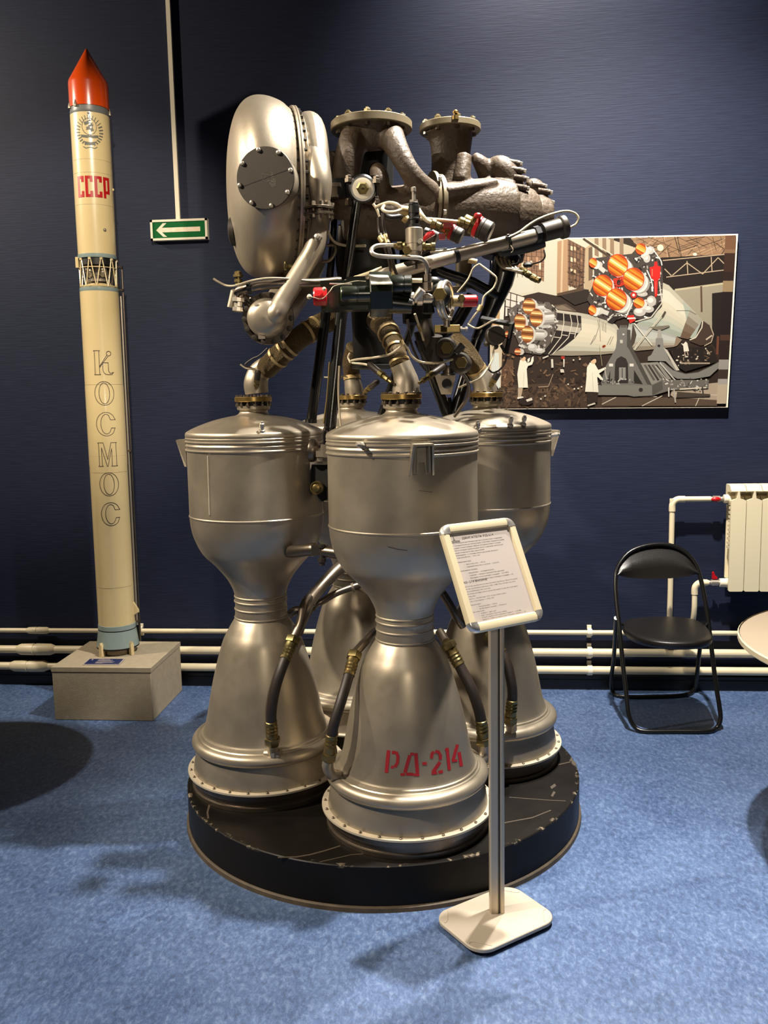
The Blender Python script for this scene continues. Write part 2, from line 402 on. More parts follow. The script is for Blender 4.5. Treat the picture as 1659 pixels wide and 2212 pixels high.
def sg(px, py): # crop of the sign, in photo pixels -> sign plane
    u_ = (px - 800) / 495.0; v_ = (1732 - py) / 175.0 if False else 0; return u_
zc_ = (sz0 + sz1) / 2
ax_, aw = sx0 + .115 * wd, wd
arrow = [(sx0 + .10 * wd, zc_), (sx0 + .22 * wd, zc_ + .33 * ht), (sx0 + .285 * wd, zc_ + .33 * ht), (sx0 + .20 * wd, zc_ + .11 * ht), (sx0 + .875 * wd, zc_ + .11 * ht), (sx0 + .875 * wd, zc_ - .11 * ht), (sx0 + .20 * wd, zc_ - .11 * ht), (sx0 + .285 * wd, zc_ - .33 * ht), (sx0 + .22 * wd, zc_ - .33 * ht)]
obj('arrow', MB().prism([(x, sY + .003, z) for x, z in arrow], (0, -.0008, 0)), mk('white arrow paint', 'ece2cf', .5, 0, 'e3c9a4', 40, .5), t)
rx = onwall(373, 235, .016)[0]
obj_t = setp(obj('cable_trunking', MB().box((rx, YW - .009, (sz1 + ZC) / 2), (.021, .016, ZC - sz1 - .002)), M['white']), 'white cable trunking running down the wall to the exit sign', 'trunking')

# ------------------------------------------------------------------ plinth with placard
PX0, PX1, PY0, PY1, PZ = -1.987, -1.487, 4.0, 4.46, .268
pl = obj('plinth', MB().box(((PX0 + PX1) / 2, (PY0 + PY1) / 2, PZ / 2 - .004), (PX1 - PX0 - .004, PY1 - PY0 - .004, PZ - .008)), M['linen'])
setp(pl, 'low grey beige box plinth standing under the model rocket', 'plinth')
bev(pl, .004)
obj('lid', MB().box(((PX0 + PX1) / 2, (PY0 + PY1) / 2, PZ - .011), (PX1 - PX0, PY1 - PY0, .022)), M['linen'], pl)
cs = [onfloor(x, y, PZ) for x, y in ((178, 1437), (258, 1437), (270, 1424), (193, 1424))]
pc = setp(obj('placard', MB().prism([c + zz * .0005 for c in cs], (0, 0, .003)), M['paper']), 'small navy caption placard lying on the plinth', 'placard')
def lerp4(q, u_, v_): return (q[0] * (1 - u_) + q[1] * u_) * (1 - v_) + (q[3] * (1 - u_) + q[2] * u_) * v_
def patch(q, u0, u1, v0, v1, h): return [lerp4(q, a, b_) + zz * h for a, b_ in ((u0, v0), (u1, v0), (u1, v1), (u0, v1))]
obj('navy_print', MB().prism(patch(cs, .03, .97, .06, .94, .0036), (0, 0, .0004)), M['placard'], pc)
b = MB()
for v_, u0, u1 in ((.8, .3, .62), (.66, .3, .72), (.56, .3, .68), (.4, .3, .8), (.3, .3, .76), (.2, .3, .5)): b.prism(patch(cs, u0, u1, v_, v_ + .045, .0041), (0, 0, .0003))
b.prism([lerp4(cs, .1, .72) + zz * .0041, lerp4(cs, .16, .72) + zz * .0041, lerp4(cs, .13, .9) + zz * .0041], (0, 0, .0003))
obj('white_lettering', b, M['paper'], pc)

# ------------------------------------------------------------------ model rocket
RB = onfloor(256, 1407, PZ); RR = .0895
rk = thing('model_rocket', RB, 'tall ivory model rocket with red nose cone on grey plinth', 'model rocket')
rz = lambda z: z - 0
def rl(name, prof, mat, seg=48, label=None, parent=rk): return obj(name, MB().lathe(prof, (RB[0], RB[1], 0), (0, 0, 1), seg), mat, parent, label)
nose = rl('nose_cone', [(.0915, 2.925), (.0915, 3.035), (.089, 3.05), (.006, 3.196), (.0001, 3.201)], M['rocketred'], 48, 'orange red nose cone')
rl('collar', [(.0885, 2.892), (.0905, 2.895), (.0905, 2.908), (.0885, 2.909), (.0885, 2.9245)], mk('grey collar paint', '6d6f6c', .4), 48, 'grey collar')
up_ = rl('upper_stage', [(.0895, 2.25), (.0905, 2.4), (.0905, 2.892)], M['rocketwhite'])
rl('band', [(.0905, 2.232), (.0915, 2.234), (.0915, 2.25), (.0895, 2.251)], M['rocketblue'], 48, 'pale blue grey band')
rl('band', [(.0905, 2.076), (.0915, 2.078), (.0915, 2.094), (.0895, 2.095)], M['rocketblue'], 48, 'pale blue grey band')
lo_ = rl('lower_stage', [(.0915, .42), (.0915, 1.23), (.0922, 1.235), (.0922, 1.62), (.0915, 1.625), (.0915, 2.076)], M['rocketwhite'])
sk = rl('tail_skirt', [(.0935, .395), (.0935, .42), (.0915, .421)], M['rocketblue'], 48, 'pale blue tail skirt')
rl('skirt', [(.102, .30), (.106, .305), (.1015, .34), (.094, .392), (.0935, .3925)], M['rocketblue'], 48, 'pale blue tail skirt')
rl('black_stripe', [(.0938, .3925), (.0942, .3925), (.0942, .397), (.0938, .397)], M['mblack'])
rl('black_stripe', [(.104, .298), (.1066, .301), (.106, .307), (.104, .307)], M['mblack'])
rl('tail_ring', [(.06, .272), (.088, .272), (.09, .298), (.06, .299)], M['dsteel'])
an = math.atan2(-RB[1], -RB[0])                                    # towards the photographer
def rp(a, r, z): return np.array([RB[0] + r * math.cos(an + a), RB[1] + r * math.sin(an + a), z])
for k, a in enumerate((-1.2 + .35, .62, 2.2, -2.6)):
    o_ = rp(a, .1, 0); tx = np.array([-math.sin(an + a), math.cos(an + a), 0]); nx = np.array([math.cos(an + a), math.sin(an + a), 0])
    obj('foot', MB().prism([o_ - tx * .009 + zz * .2685, o_ + tx * .009 + zz * .2685, o_ + tx * .009 + zz * .325, o_ + zz * .34, o_ - tx * .009 + zz * .325], nx * .018), M['rocketwhite'], rk)
# open lattice between the stages, with the upper engine inside
for k in range(10):
    a = k * 2 * math.pi / 10 + .2; d = math.pi / 10 * .55
    b = MB().tube([rp(a - d * .25, .087, 2.225), rp(a - d * 1.75, .087, 2.098)], .0028, 8).tube([rp(a + d * .25, .087, 2.225), rp(a + d * 1.75, .087, 2.098)], .0028, 8).box(rp(a, .087, 2.226), (.012, .012, .01))
    obj('lattice_strut', b, M['rocketwhite'], rk)
obj('lattice_ring', MB().tube([rp(k * math.pi / 16, .087, 2.188) for k in range(32)], .0022, 6, closed=True), M['rocketwhite'], rk)
obj('lattice_ring', MB().tube([rp(k * math.pi / 16, .087, 2.101) for k in range(32)], .003, 6, closed=True), M['rocketwhite'], rk)
rl('inner_dome', [(.08, 2.096), (.06, 2.112), (.03, 2.12), (.0001, 2.122)], M['rocketwhite'], 32)
rl('inner_deck', [(.085, 2.2), (.085, 2.235)], M['mblack'], 32)
rl('inner_engine', [(.05, 2.125), (.05, 2.135), (.035, 2.145), (.02, 2.16), (.025, 2.175), (.03, 2.2)], M['steel'], 24)
for k in range(4): obj('inner_tank', MB().ball(rp(k * 1.57 + .5, .045, 2.17), .021, 12, (1, 1, 1.3)), M['silver2'], rk)
# cable ducts, tail-end fin and small fittings
obj('cable_duct', MB().tube([rp(1.55, .1, .4), rp(1.55, .1, 2.06)], .005, 10), M['steel'], rk)
obj('cable_duct', MB().tube([rp(1.62, .112, .31), rp(1.62, .112, 2.2)], .0045, 10), M['dsteel'], rk)
obj('cable_duct', MB().tube([rp(1.75, .104, .31), rp(1.75, .104, 1.3)], .006, 10), M['mblack'], rk)
for z in (2.2, 2.09, 1.3, .42):
    obj('duct_clip', MB().box(rp(1.6, .101, z), (.03, .02, .01)), M['dsteel'], rk)
obj('fin', MB().prism([rp(1.2, .088, .46), rp(1.2, .112, .475), rp(1.2, .112, .49), rp(1.2, .088, .53)], (.006, .004, 0)), M['rocketwhite'], rk)
for a, z in ((-1.3, 2.93), (1.45, 2.915), (-.75, 2.93)):
    obj('tail_fairing', MB().lathe([(.008, -.012), (.007, 0), (.0005, .02)], rp(a, .092, z), (0, 0, 1), 10), M['silver2'], rk)
obj('nozzle_stub', MB().ball(rp(1.35, .09, 2.56), .007, 10), M['rocketwhite'], rk)
obj('nozzle_stub', MB().ball(rp(.45, .0905, 2.36), .008, 10, (1, 1, 1)), M['silver2'], rk)
obj('side_box', MB().box(rp(-1.5, .094, 2.215), (.014, .014, .05)), M['rocketwhite'], rk)
# lettering wrapped on the skin
def stroke(mb, pts, wd, fn, closed=False, h=.0006):
    P = [np.array(p, float) for p in pts]; n = len(P); v = []
    for i in range(n):
        if closed: a, c = P[i - 1], P[(i + 1) % n]
        else: a, c = P[max(i - 1, 0)], P[min(i + 1, n - 1)]
        d1 = P[i] - a; d2 = c - P[i]
        l1, l2 = np.linalg.norm(d1), np.linalg.norm(d2)
        d1 = d1 / l1 if l1 > 1e-9 else d2 / l2; d2 = d2 / l2 if l2 > 1e-9 else d1
        nn = np.array([-(d1 + d2)[1], (d1 + d2)[0]]); nn /= (np.linalg.norm(nn) + 1e-9)
        k = 1 / max(.5, abs(nn @ np.array([-d1[1], d1[0]])))
        v += [fn(*(P[i] + nn * wd / 2 * k)), fn(*(P[i] - nn * wd / 2 * k))]
    f = [(2 * i, 2 * ((i + 1) % n), 2 * ((i + 1) % n) + 1, 2 * i + 1) for i in range(n if closed else n - 1)]
    mb.add(v, f)
def dense(pts, step, closed=False):
    P = [np.array(p, float) for p in pts]; out = []
    Q = P + [P[0]] if closed else P
    for a, b_ in zip(Q[:-1], Q[1:]):
        k = max(1, int(np.linalg.norm(b_ - a) / step)); out += [a + (b_ - a) * i / k for i in range(k)]
    if not closed: out.append(P[-1])
    return out
def arc(cx, cy, rx_, ry, a, b_, n=14): return [(cx + rx_ * math.cos(math.radians(a + (b_ - a) * i / n)), cy + ry * math.sin(math.radians(a + (b_ - a) * i / n))) for i in range(n + 1)]
GL = {   # outlined serif letters in a box one unit wide and 1.25 high
 'K': [[(.05, 1.25), (.37, 1.25), (.33, 1.2), (.33, .05), (.37, 0), (.05, 0), (.09, .05), (.09, 1.2)],
       [(.33, .42)] + [(.72, 1.0)] + arc(.83, 1.1, .12, .12, 230, -100, 12) + [(.44, .52), (.33, .36)],
       [(.5, .62), (.78, .62), (.78, .3)] + arc(.95, .25, .17, .2, 180, 250, 5) + [(1.05, .13), (.95, 0)] + arc(.72, .25, .22, .25, 275, 180, 6) + [(.5, .55)]],
 'O': [arc(.5, .625, .5, .625, 0, 350, 30), arc(.5, .625, .27, .55, 0, 350, 30)],
 'C': [arc(.52, .625, .52, .625, 48, 312, 24) + [(.97, .42), (.78, .42)] + arc(.52, .625, .28, .52, 310, 60, 20) + [(.74, .85), (1.0, .85)]],
 'M': [[(0, 1.25), (.3, 1.25), (.5, .35), (.7, 1.25), (1, 1.25), (.96, 1.2), (.96, .05), (1, 0), (.68, 0), (.72, .05), (.72, .95), (.5, 0), (.46, 0), (.2, 1.0), (.2, .05), (.26, 0), (0, 0), (.05, .05), (.05, 1.2)]],
}
def onskin(cx_, z0, s, r=.0921):
    def fn(x, y):
        q = cx_ + (x - .5) * s; return rp(q / r, r + .0006, z0 + y * s)
    return fn
tx_ = MB()
zpx = lambda y: float(at(240, y, float(RB @ f0))[2])
for ch, y in zip('KOCMOC', (810, 875, 940, 1004, 1067, 1130)):
    s_ = .092; fn = onskin(-.002, zpx(y), s_)
    for lp in GL[ch]: stroke(tx_, dense(lp, .06, True), .028, fn, True)
obj('name_lettering', tx_, M['ink'], rk, 'dark outlined lettering')
cc = MB()
def blk(x, y, wd, hh):  # a block bar
    fn = lambda px, py: rp(px / .0905, .0912, py)
    stroke(cc, dense([(x, y), (x + wd, y)], .005), hh, fn)
zc0, hh = zpx(434), .097; lw = .036; th = .0135; gap = .0062
xs = [-.081 + i * (lw + gap) for i in range(4)]
for i, x in enumerate(xs):
    blk(x, zc0 + hh / 2, th, hh)
    blk(x, zc0 + hh - th / 2, lw, th)
    if i < 3:
        blk(x, zc0 + th / 2, lw, th); blk(x + lw - th, zc0 + hh - .014, th, .028); blk(x + lw - th, zc0 + .014, th, .028)
    else:
        blk(x + lw - th, zc0 + hh * .62, th, hh * .72); blk(x, zc0 + hh * .28, lw, th)
obj('red_lettering', cc, M['letters'], rk, 'red block lettering')
em = MB(); ez = zpx(293); ex = -.006
def sk_(x, y): return rp((ex + x) / .0905, .0911, ez + y)
for sgn in (-1, 1):                                                 # the wreath, ribbon-wrapped, as radial bars
    for k in range(13):
        a = math.radians(-70 + 13 * k); ca, sa = math.cos(a) * sgn, math.sin(a)
        q = .0062 if k < 8 else .0035
        stroke(em, dense([(ca * .045, sa * .052 - .004), (ca * .066, sa * .07)], .004), q, sk_)
stroke(em, dense(arc(0, .018, .033, .037, 0, 350, 26), .005, True), .0028, sk_, True)
for (x, y, wd, h_) in ((-.012, .03, .02, .014), (.008, .02, .022, .008), (-.004, .008, .016, .014), (.012, .0, .014, .012), (.0, .04, .016, .006)):
    stroke(em, dense([(x - wd / 2, y), (x + wd / 2, y + .006)], .004), h_, sk_)
stroke(em, dense([(-.014, .002), (.016, .036)], .004), .0045, sk_); stroke(em, dense(arc(.0, .02, .015, .015, -120, 100, 12), .004), .004, sk_)
for sgn in (-1, 1):
    stroke(em, dense([(sgn * .04, -.024), (sgn * .012, -.028), (0, -.024)], .004), .012, sk_)
stroke(em, dense([(-.024, -.056), (0, -.06), (.024, -.056)], .004), .014, sk_)
for k in range(5):
    a = math.radians(90 + 72 * k); b2 = math.radians(90 + 72 * k + 144)
    stroke(em, [(math.cos(a) * .006, .077 + math.sin(a) * .006), (math.cos(b2) * .006, .077 + math.sin(b2) * .006)], .004, sk_)
for sgn in (-1, 1): stroke(em, dense([(0, -.075), (sgn * .02, -.08), (sgn * .032, -.072)], .004), .004, sk_)
obj('state_emblem', em, M['emblem'], rk, 'grey printed emblem')
SEAM = mk('faint panel seam', '8f8565', .6)
for z in (2.68, 2.62, 2.475, 1.63, 1.28, .62, 1.2):
    obj('panel_line', MB().tube([rp(-1.2 + .12 * k, .0918 if z < 2.1 else .0906, z) for k in range(21)], .0006, 5, 1), SEAM, rk)
rk.rotation_euler = (0, .0065, 0)

# ------------------------------------------------------------------ folding chair
def P3(x, y, d): return at(x, y, d)
ch = thing('folding_chair', onfloor(1440, 1540, 0), 'black folding chair with padded seat standing before the radiator', 'chair')
tr = .0105
fl = lambda x, y: onfloor(x, y, tr)
L_ = [(1388, 1580, 'f'), (1362, 1566, 'f')]
dF, dT = float(onfloor(1455, 1581, 0) @ f0), 4.19
zF, zT = 0.0, float(at(1420, 1177, dT)[2])
def leg(x, y):                                   # a point of the front frame: its depth follows the lean of the frame
    d = 4.0
    for _ in range(12):
        z = at(x, y, d)[2]; d = dF + (dT - dF) * max(0, z) / zT
    return at(x, y, d)
path = [fl(1461, 1580), fl(1395, 1580)] + [leg(*q) for q in ((1372, 1571), (1358, 1545), (1353, 1500), (1346, 1440), (1338, 1356), (1331, 1290), (1330, 1250), (1336, 1222), (1356, 1196), (1384, 1182), (1420, 1176), (1456, 1180), (1484, 1196), (1503, 1220), (1512, 1245), (1520, 1280), (1530, 1342), (1545, 1468), (1556, 1540), (1554, 1562), (1546, 1574))] + [fl(1528, 1580), fl(1461, 1580)]
obj('front_frame', MB().tube(path, tr, 12, 3), M['chairtube'], ch)
dR = float(onfloor(1420, 1505, 0) @ f0)
SEATZ = .455
def rear(x, y, x2, y2):
    return at(x, y, x2)
ra = [leg(1331, 1335), at(1326, 1420, 4.31), at(1320, 1468, 4.36), at(1323, 1492, 4.385), fl(1340, 1504), fl(1415, 1505), fl(1480, 1501), at(1499, 1490, 4.385), at(1504, 1470, 4.36), at(1512, 1400, 4.27), at(1520, 1345, 4.18)]
obj('rear_frame', MB().tube(ra, tr, 12, 4), M['chairtube'], ch)
top = [(1352, 1362), (1345, 1350), (1350, 1340), (1372, 1334), (1419, 1331), (1470, 1332), (1503, 1338), (1524, 1350), (1537, 1368), (1537, 1378), (1520, 1385), (1490, 1388), (1450, 1388), (1410, 1384), (1375, 1375)]
sp = [onfloor(x, y, SEATZ) for x, y in top]; cen = sum(sp) / len(sp)
sp = spline(sp + [sp[0]], 4)[:-1]
b = MB(); rings = [(.96, -.034), (1.0, -.026), (1.0, -.006), (.97, 0), (.85, .005), (.5, .008)]; n = len(sp)
v = [cen + (p - cen) * a + zz * h for a, h in rings for p in sp] + [cen + zz * .008, cen - zz * .034]
f = [(i * n + k, i * n + (k + 1) % n, (i + 1) * n + (k + 1) % n, (i + 1) * n + k) for i in range(len(rings) - 1) for k in range(n)]
f += [((len(rings) - 1) * n + k, (len(rings) - 1) * n + (k + 1) % n, len(rings) * n) for k in range(n)] + [((k + 1) % n, k, len(rings) * n + 1) for k in range(n)]
obj('seat', b.add(v, f), M['leather'], ch, sharp=60)
arch = [(1333, 1240), (1340, 1218), (1358, 1197), (1386, 1184), (1420, 1178), (1455, 1182), (1482, 1198), (1500, 1219), (1509, 1238)]
low = [(1333, 1241), (1350, 1247), (1375, 1250), (1400, 1251.5), (1425, 1251), (1450, 1250), (1475, 1247), (1495, 1243), (1509, 1239)]
A_ = [leg(*q) for q in arch]; B_ = [leg(*q) for q in low]
v = []; f = []; nr = 7
for side in (0, 1):
    for i in range(nr):
        tt = i / (nr - 1)
        for k in range(9):
            s_ = (k - 4) / 4.0; bulge = (1 - s_ * s_) * .012 + .002
            thk = .016 * math.sin(math.pi * min(max(tt, .12), .88)) if side == 0 else -.012
            v.append(A_[k] * (1 - tt) + B_[k] * tt + f0 * (bulge - thk if side == 0 else bulge + .012))
for side in (0, 1):
    o_ = side * nr * 9
    for i in range(nr - 1):
        for k in range(8): f.append((o_ + i * 9 + k, o_ + i * 9 + k + 1, o_ + (i + 1) * 9 + k + 1, o_ + (i + 1) * 9 + k))
q = nr * 9
for k in range(8):
    f.append((k, k + 1, q + k + 1, q + k)); e_ = (nr - 1) * 9; f.append((e_ + k, e_ + k + 1, q + e_ + k + 1, q + e_ + k))
obj('backrest', MB().add(v, f), M['leather'], ch, sharp=60)
for q1, q2 in (((1337, 1345), (1372, 1366)), ((1531, 1345), (1500, 1375))):
    obj('seat_bracket', MB().tube([leg(*q1), onfloor(q2[0], q2[1], SEATZ - .04)], .006, 8), M['chairtube'], ch)

# ------------------------------------------------------------------ round table at the right edge
def round_table(c, r, z, label):
    t = thing('round_table', (c[0], c[1], 0), label, 'table')
    obj('table_top', MB().lathe([(r - .012, z - .026), (r - .003, z - .024), (r, z - .014), (r - .003, z - .003), (r - .012, z - .0002), (0, z)], (c[0], c[1], 0), (0, 0, 1), 72), M['tabletop'], t)
    obj('edge_band', MB().lathe([(r, z - .024), (r + .004, z - .02), (r + .004, z - .004), (r, z)], (c[0], c[1], 0), (0, 0, 1), 72, caps=False), M['alulight'], t)
    obj('pedestal', MB().lathe([(.02, .05), (.035, .06), (.03, .12), (.03, z - .05), (.09, z - .03), (.09, z - .026)], (c[0], c[1], 0), (0, 0, 1), 24), M['chairtube'], t)
    for k in range(4):
        a = k * math.pi / 2 + .75; d = np.array([math.cos(a), math.sin(a), 0])
        obj('foot', MB().tube([np.array([c[0], c[1], .05]), np.array([c[0], c[1], .04]) + d * .16, np.array([c[0], c[1], .016]) + d * .26], [.02, .018, .014], 10), M['chairtube'], t)
e_ = onfloor(1627, 1402, .72)
round_table(e_ + r0 * .6, .6, .72, 'beige round table cut off by the right edge of the frame')

round_table((-2.59, 3.41), .43, .74, 'unseen beige round table added beyond the left edge to cast the floor shadow')  # stand-in for an unseen object, added for its shadow on the floor

# ------------------------------------------------------------------ information stand
sd = thing('information_stand', W(.306, 2.412, 0), 'aluminium information stand with a framed sheet before the engine', 'information stand')
th_ = math.radians(32.5); wv = Wv(math.cos(th_), math.sin(th_), 0); nv = Wv(math.sin(th_), -math.cos(th_), 0)   # along the frame, towards the reader
bc = W(.306, 2.412, 0)
hw, hd, cr = .152, .112, .055
out = []
for sx, sy, a0 in ((1, 1, 0), (-1, 1, 90), (-1, -1, 180), (1, -1, 270)):
    for k in range(9):
        a = math.radians(a0 + 90 * k / 8); ix, iy = sx * (hw - cr), sy * (hd - cr)
        out.append((ix + cr * math.cos(a), iy + cr * math.sin(a)))
def plate(zs, mat, name, parent, k=1.0):
    b = MB(); b.prism([bc + wv * x * k - nv * y * k + zz * zs[0] for x, y in out], (0, 0, zs[1] - zs[0])); o = obj(name, b, mat, parent); bev(o, .003); return o
plate((.011, .024), M['standbase'], 'base_plate', sd)
for sx in (-1, 1):
    for sy in (-1, 1):
        obj('rubber_foot', MB().lathe([(.014, 0), (.016, .011)], bc + wv * sx * .115 + nv * sy * .075, (0, 0, 1), 16), M['mblack'], sd)
        pts = [bc + wv * (sx * (hw - .062 + .055 * math.cos(a))) + nv * (sy * (hd - .062 + .055 * math.sin(a))) for a in (0, .3, .6, .9, 1.2, 1.5)]
        q = [bc + wv * sx * (hw - .008 - .05 * math.sin(a) * 0 - .045 * (1 - math.cos(a))) + nv * sy * (hd - .052 + .044 * a / 1.57 - .02 * math.sin(2 * a)) + zz * .0245 for a in (0, .3, .6, .9, 1.2, 1.57)]
        obj('corner_line', MB().tube(q, .0009, 6, 2), M['standbase'], sd)
pole0 = W(.313, 2.436, 0)
ztop = 0.985
def slab(o, ww, dd, z0, z1): return MB().prism([o + wv * a + nv * b_ + zz * z0 for a, b_ in ((-ww, -dd), (ww, -dd), (ww, dd), (-ww, dd))], (0, 0, z1 - z0))
# extruded pole: two rails with a dark slot between them
sv = Wv(1, .0, 0); sn = Wv(0, -1, 0)
def rail(a0, a1, dd, z1):
    return MB().prism([pole0 + sv * x + sn * y + zz * .024 for x, y in ((a0, -dd), (a1, -dd), (a1, dd * .7), (a1 - .004, dd), (a0 + .004, dd), (a0, dd * .7))], (0, 0, z1 - .024))
obj('pole', rail(-.0215, .0048, .014, ztop), M['alu'], sd); obj('pole', rail(.0075, .0215, .014, ztop), M['alu'], sd)
obj('pole_slot', rail(.0044, .0079, .009, ztop - .002), M['mblack'], sd)
tilt = .47; fw_, fh_ = .265, .31
fc = W(.298, 2.405, 1.055)
upv = zz * math.cos(tilt) - nv * math.sin(tilt); fn_ = nv * math.cos(tilt) + zz * math.sin(tilt)
Rm = np.array([wv, upv, fn_]).T
fp = lambda x, y, z=0.0: fc + wv * x + upv * y + fn_ * z
frm = obj('frame_back', MB().box(fp(0, 0, -.006), (fw_ - .02, fh_ - .02, .006), Rm), M['alulight'], sd)
bwd = .027
for sx, sy, lw_, lh in ((0, 1, fw_ - .056, bwd), (0, -1, fw_ - .056, bwd), (-1, 0, bwd, fh_ - .056), (1, 0, bwd, fh_ - .056)):
    b = MB(); q = []
    c_ = fp(sx * (fw_ - bwd) / 2, sy * (fh_ - bwd) / 2)
    ld, cd_ = (wv, upv) if sy else (upv, wv); ln = lw_ if sy else lh
    prof = [(-bwd / 2, -.009), (-bwd / 2, .0), (-bwd * .36, .006), (0, .008), (bwd * .36, .006), (bwd / 2, 0), (bwd / 2, -.009)]
    b.prism([c_ - ld * ln / 2 + cd_ * a + fn_ * h for a, h in prof], ld * ln); obj('frame_profile', b, M['alulight'], sd, sharp=25)
for sx in (-1, 1):
    for sy in (-1, 1):
        b = MB(); R_ = .029; v = []; o_ = fp(sx * (fw_ / 2 - R_), sy * (fh_ / 2 - R_)); f = []
        rr = [(0.0, .006), (R_ * .45, .0085), (R_ * .75, .0082), (R_ * .93, .005), (R_, 0), (R_, -.009)]
        for r_, h in rr:
            for k in range(9):
                a = math.radians(90 * k / 8); v.append(o_ + wv * sx * r_ * math.cos(a) + upv * sy * r_ * math.sin(a) + fn_ * h)
        f = [(i * 9 + k, i * 9 + k + 1, (i + 1) * 9 + k + 1, (i + 1) * 9 + k) for i in range(5) for k in range(8)]
        obj('frame_corner', b.add(v, f), M['chrome'], sd, 'chrome corner', sharp=60)
pw, ph_ = fw_ - bwd * 2 + .004, fh_ - bwd * 2 + .004
sh = obj('sheet', MB().box(fp(0, 0, -.0015), (pw, ph_, .001), Rm), M['paper'], sd)
obj('clamp_neck', MB().box(pole0 + zz * .975 - nv * .004, (.03, .03, .04)), M['mblack'], sd)
FONT = None
def text_lines(lines, parent, name, mat):
    """lines: (text, x from the sheet's left, y from the sheet's top, cap height), all in sheet fractions"""
    mb = MB()
    for s_, x, y, h in lines:
        cu = bpy.data.curves.new('t', 'FONT'); cu.body = s_; cu.size = h * ph_ * 1.38; cu.resolution_u = 1
        o = bpy.data.objects.new('t', cu); COL.objects.link(o)
        bpy.context.view_layer.update()
        me = o.evaluated_get(bpy.context.evaluated_depsgraph_get()).to_mesh()
        mb.add([fp(-pw / 2 + x * pw + v.co.x * 1.42, ph_ / 2 - y * ph_ + v.co.y, -.0006) for v in me.vertices], [tuple(p.vertices) for p in me.polygons])
        o.to_mesh_clear(); bpy.data.objects.remove(o); bpy.data.curves.remove(cu)
    return obj(name, mb, mat, parent)
TL = [('ДВИГАТЕЛЬ РД-214', .19, .085, .023)]
ru = ['РД-214 разработан Опытно-конструкторским бюро, вошедшим', 'в Газодинамическую лабораторию (ГДЛ-ОКБ). Первый из серии', 'мощных отечественных ЖРД на азотнокислотном топливе.', 'РД-214 обладает наибольшими тягой и удельным импульсом', 'среди азотно-кислотных двигателей.', 'Применение — 1 ступень ракеты-носителя «Космос».', 'Годы разработки — 1952–1957']
for i, s_ in enumerate(ru): TL.append((s_, .0 + .008, .125 + .027 * i, .0115))
y = .335
TL.append(('Характеристики:', .01, y, .0115)); y += .033
for s_ in ('•   Тяга в пустоте — 74,5 тс', '•   Удельный импульс в пустоте — 2264 м/с'): TL.append((s_, .1, y, .0115)); y += .028
y += .008; TL.append(('Компоненты топлива:', .01, y, .0115)); y += .033
for s_ in ('•   Окислитель — азотная кислота', '•   Горючее — продукт переработки керосина', '•   Давление газов в камерах сгорания — 4,37 МПа', '•   Степень расширения газов в камерах сгорания — 54'): TL.append((s_, .1, y, .0115)); y += .028
TL.append(('RD-214 ENGINE', .01, .565, .023))
en = ['RD-214 was developed by the Experimental Design Bureau, which was merged', 'into the Gas Dynamics Laboratory (GDL–OKB). This is the first of a series', 'of powerful Russian nitric acid units.', 'RD-214 has the highest thrust and specific impulse among nitric acid engines', 'of this class.', 'Purpose — the first stage of the Cosmos launch vehicle.', 'Years of development — 1952–1957']
for i, s_ in enumerate(en): TL.append((s_, .008, .605 + .027 * i, .0115))
y = .805
TL.append(('Characteristics:', .01, y, .0115)); y += .028
for s_ in ('•   Thrust (vacuum) — 74.5 tf', '•   Specific impulse (vacuum) — 2264 m/sec'): TL.append((s_, .1, y, .0115)); y += .024
TL.append(('Fuel components:', .01, y, .0115)); y += .026
for s_ in ('•   Oxidizer — nitric acid', '•   Fuel — products of kerosene refining', '•   Pressure of gases in the combustion chambers — 4.37 MPa', '•   Expansion coefficient of gases in the combustion chambers — 54'): TL.append((s_, .1, y, .0115)); y += .023
text_lines(TL, sd, 'printed_text', M['print'])
b = MB()
for q in ([(.05, .035), (.075, .085)], [(.075, .035), (.05, .085)], [(.045, .085), (.08, .085)], [(.0625, .02), (.0625, .04)]): stroke(b, q, .004, lambda x, y: fp(-pw / 2 + x * pw, ph_ / 2 - y * ph_, -.0006))
for y in (.095, .108): stroke(b, [(.01, y), (.15, y)], .005, lambda x, y: fp(-pw / 2 + x * pw, ph_ / 2 - y * ph_, -.0006))
obj('printed_mark', b, M['print'], sd)

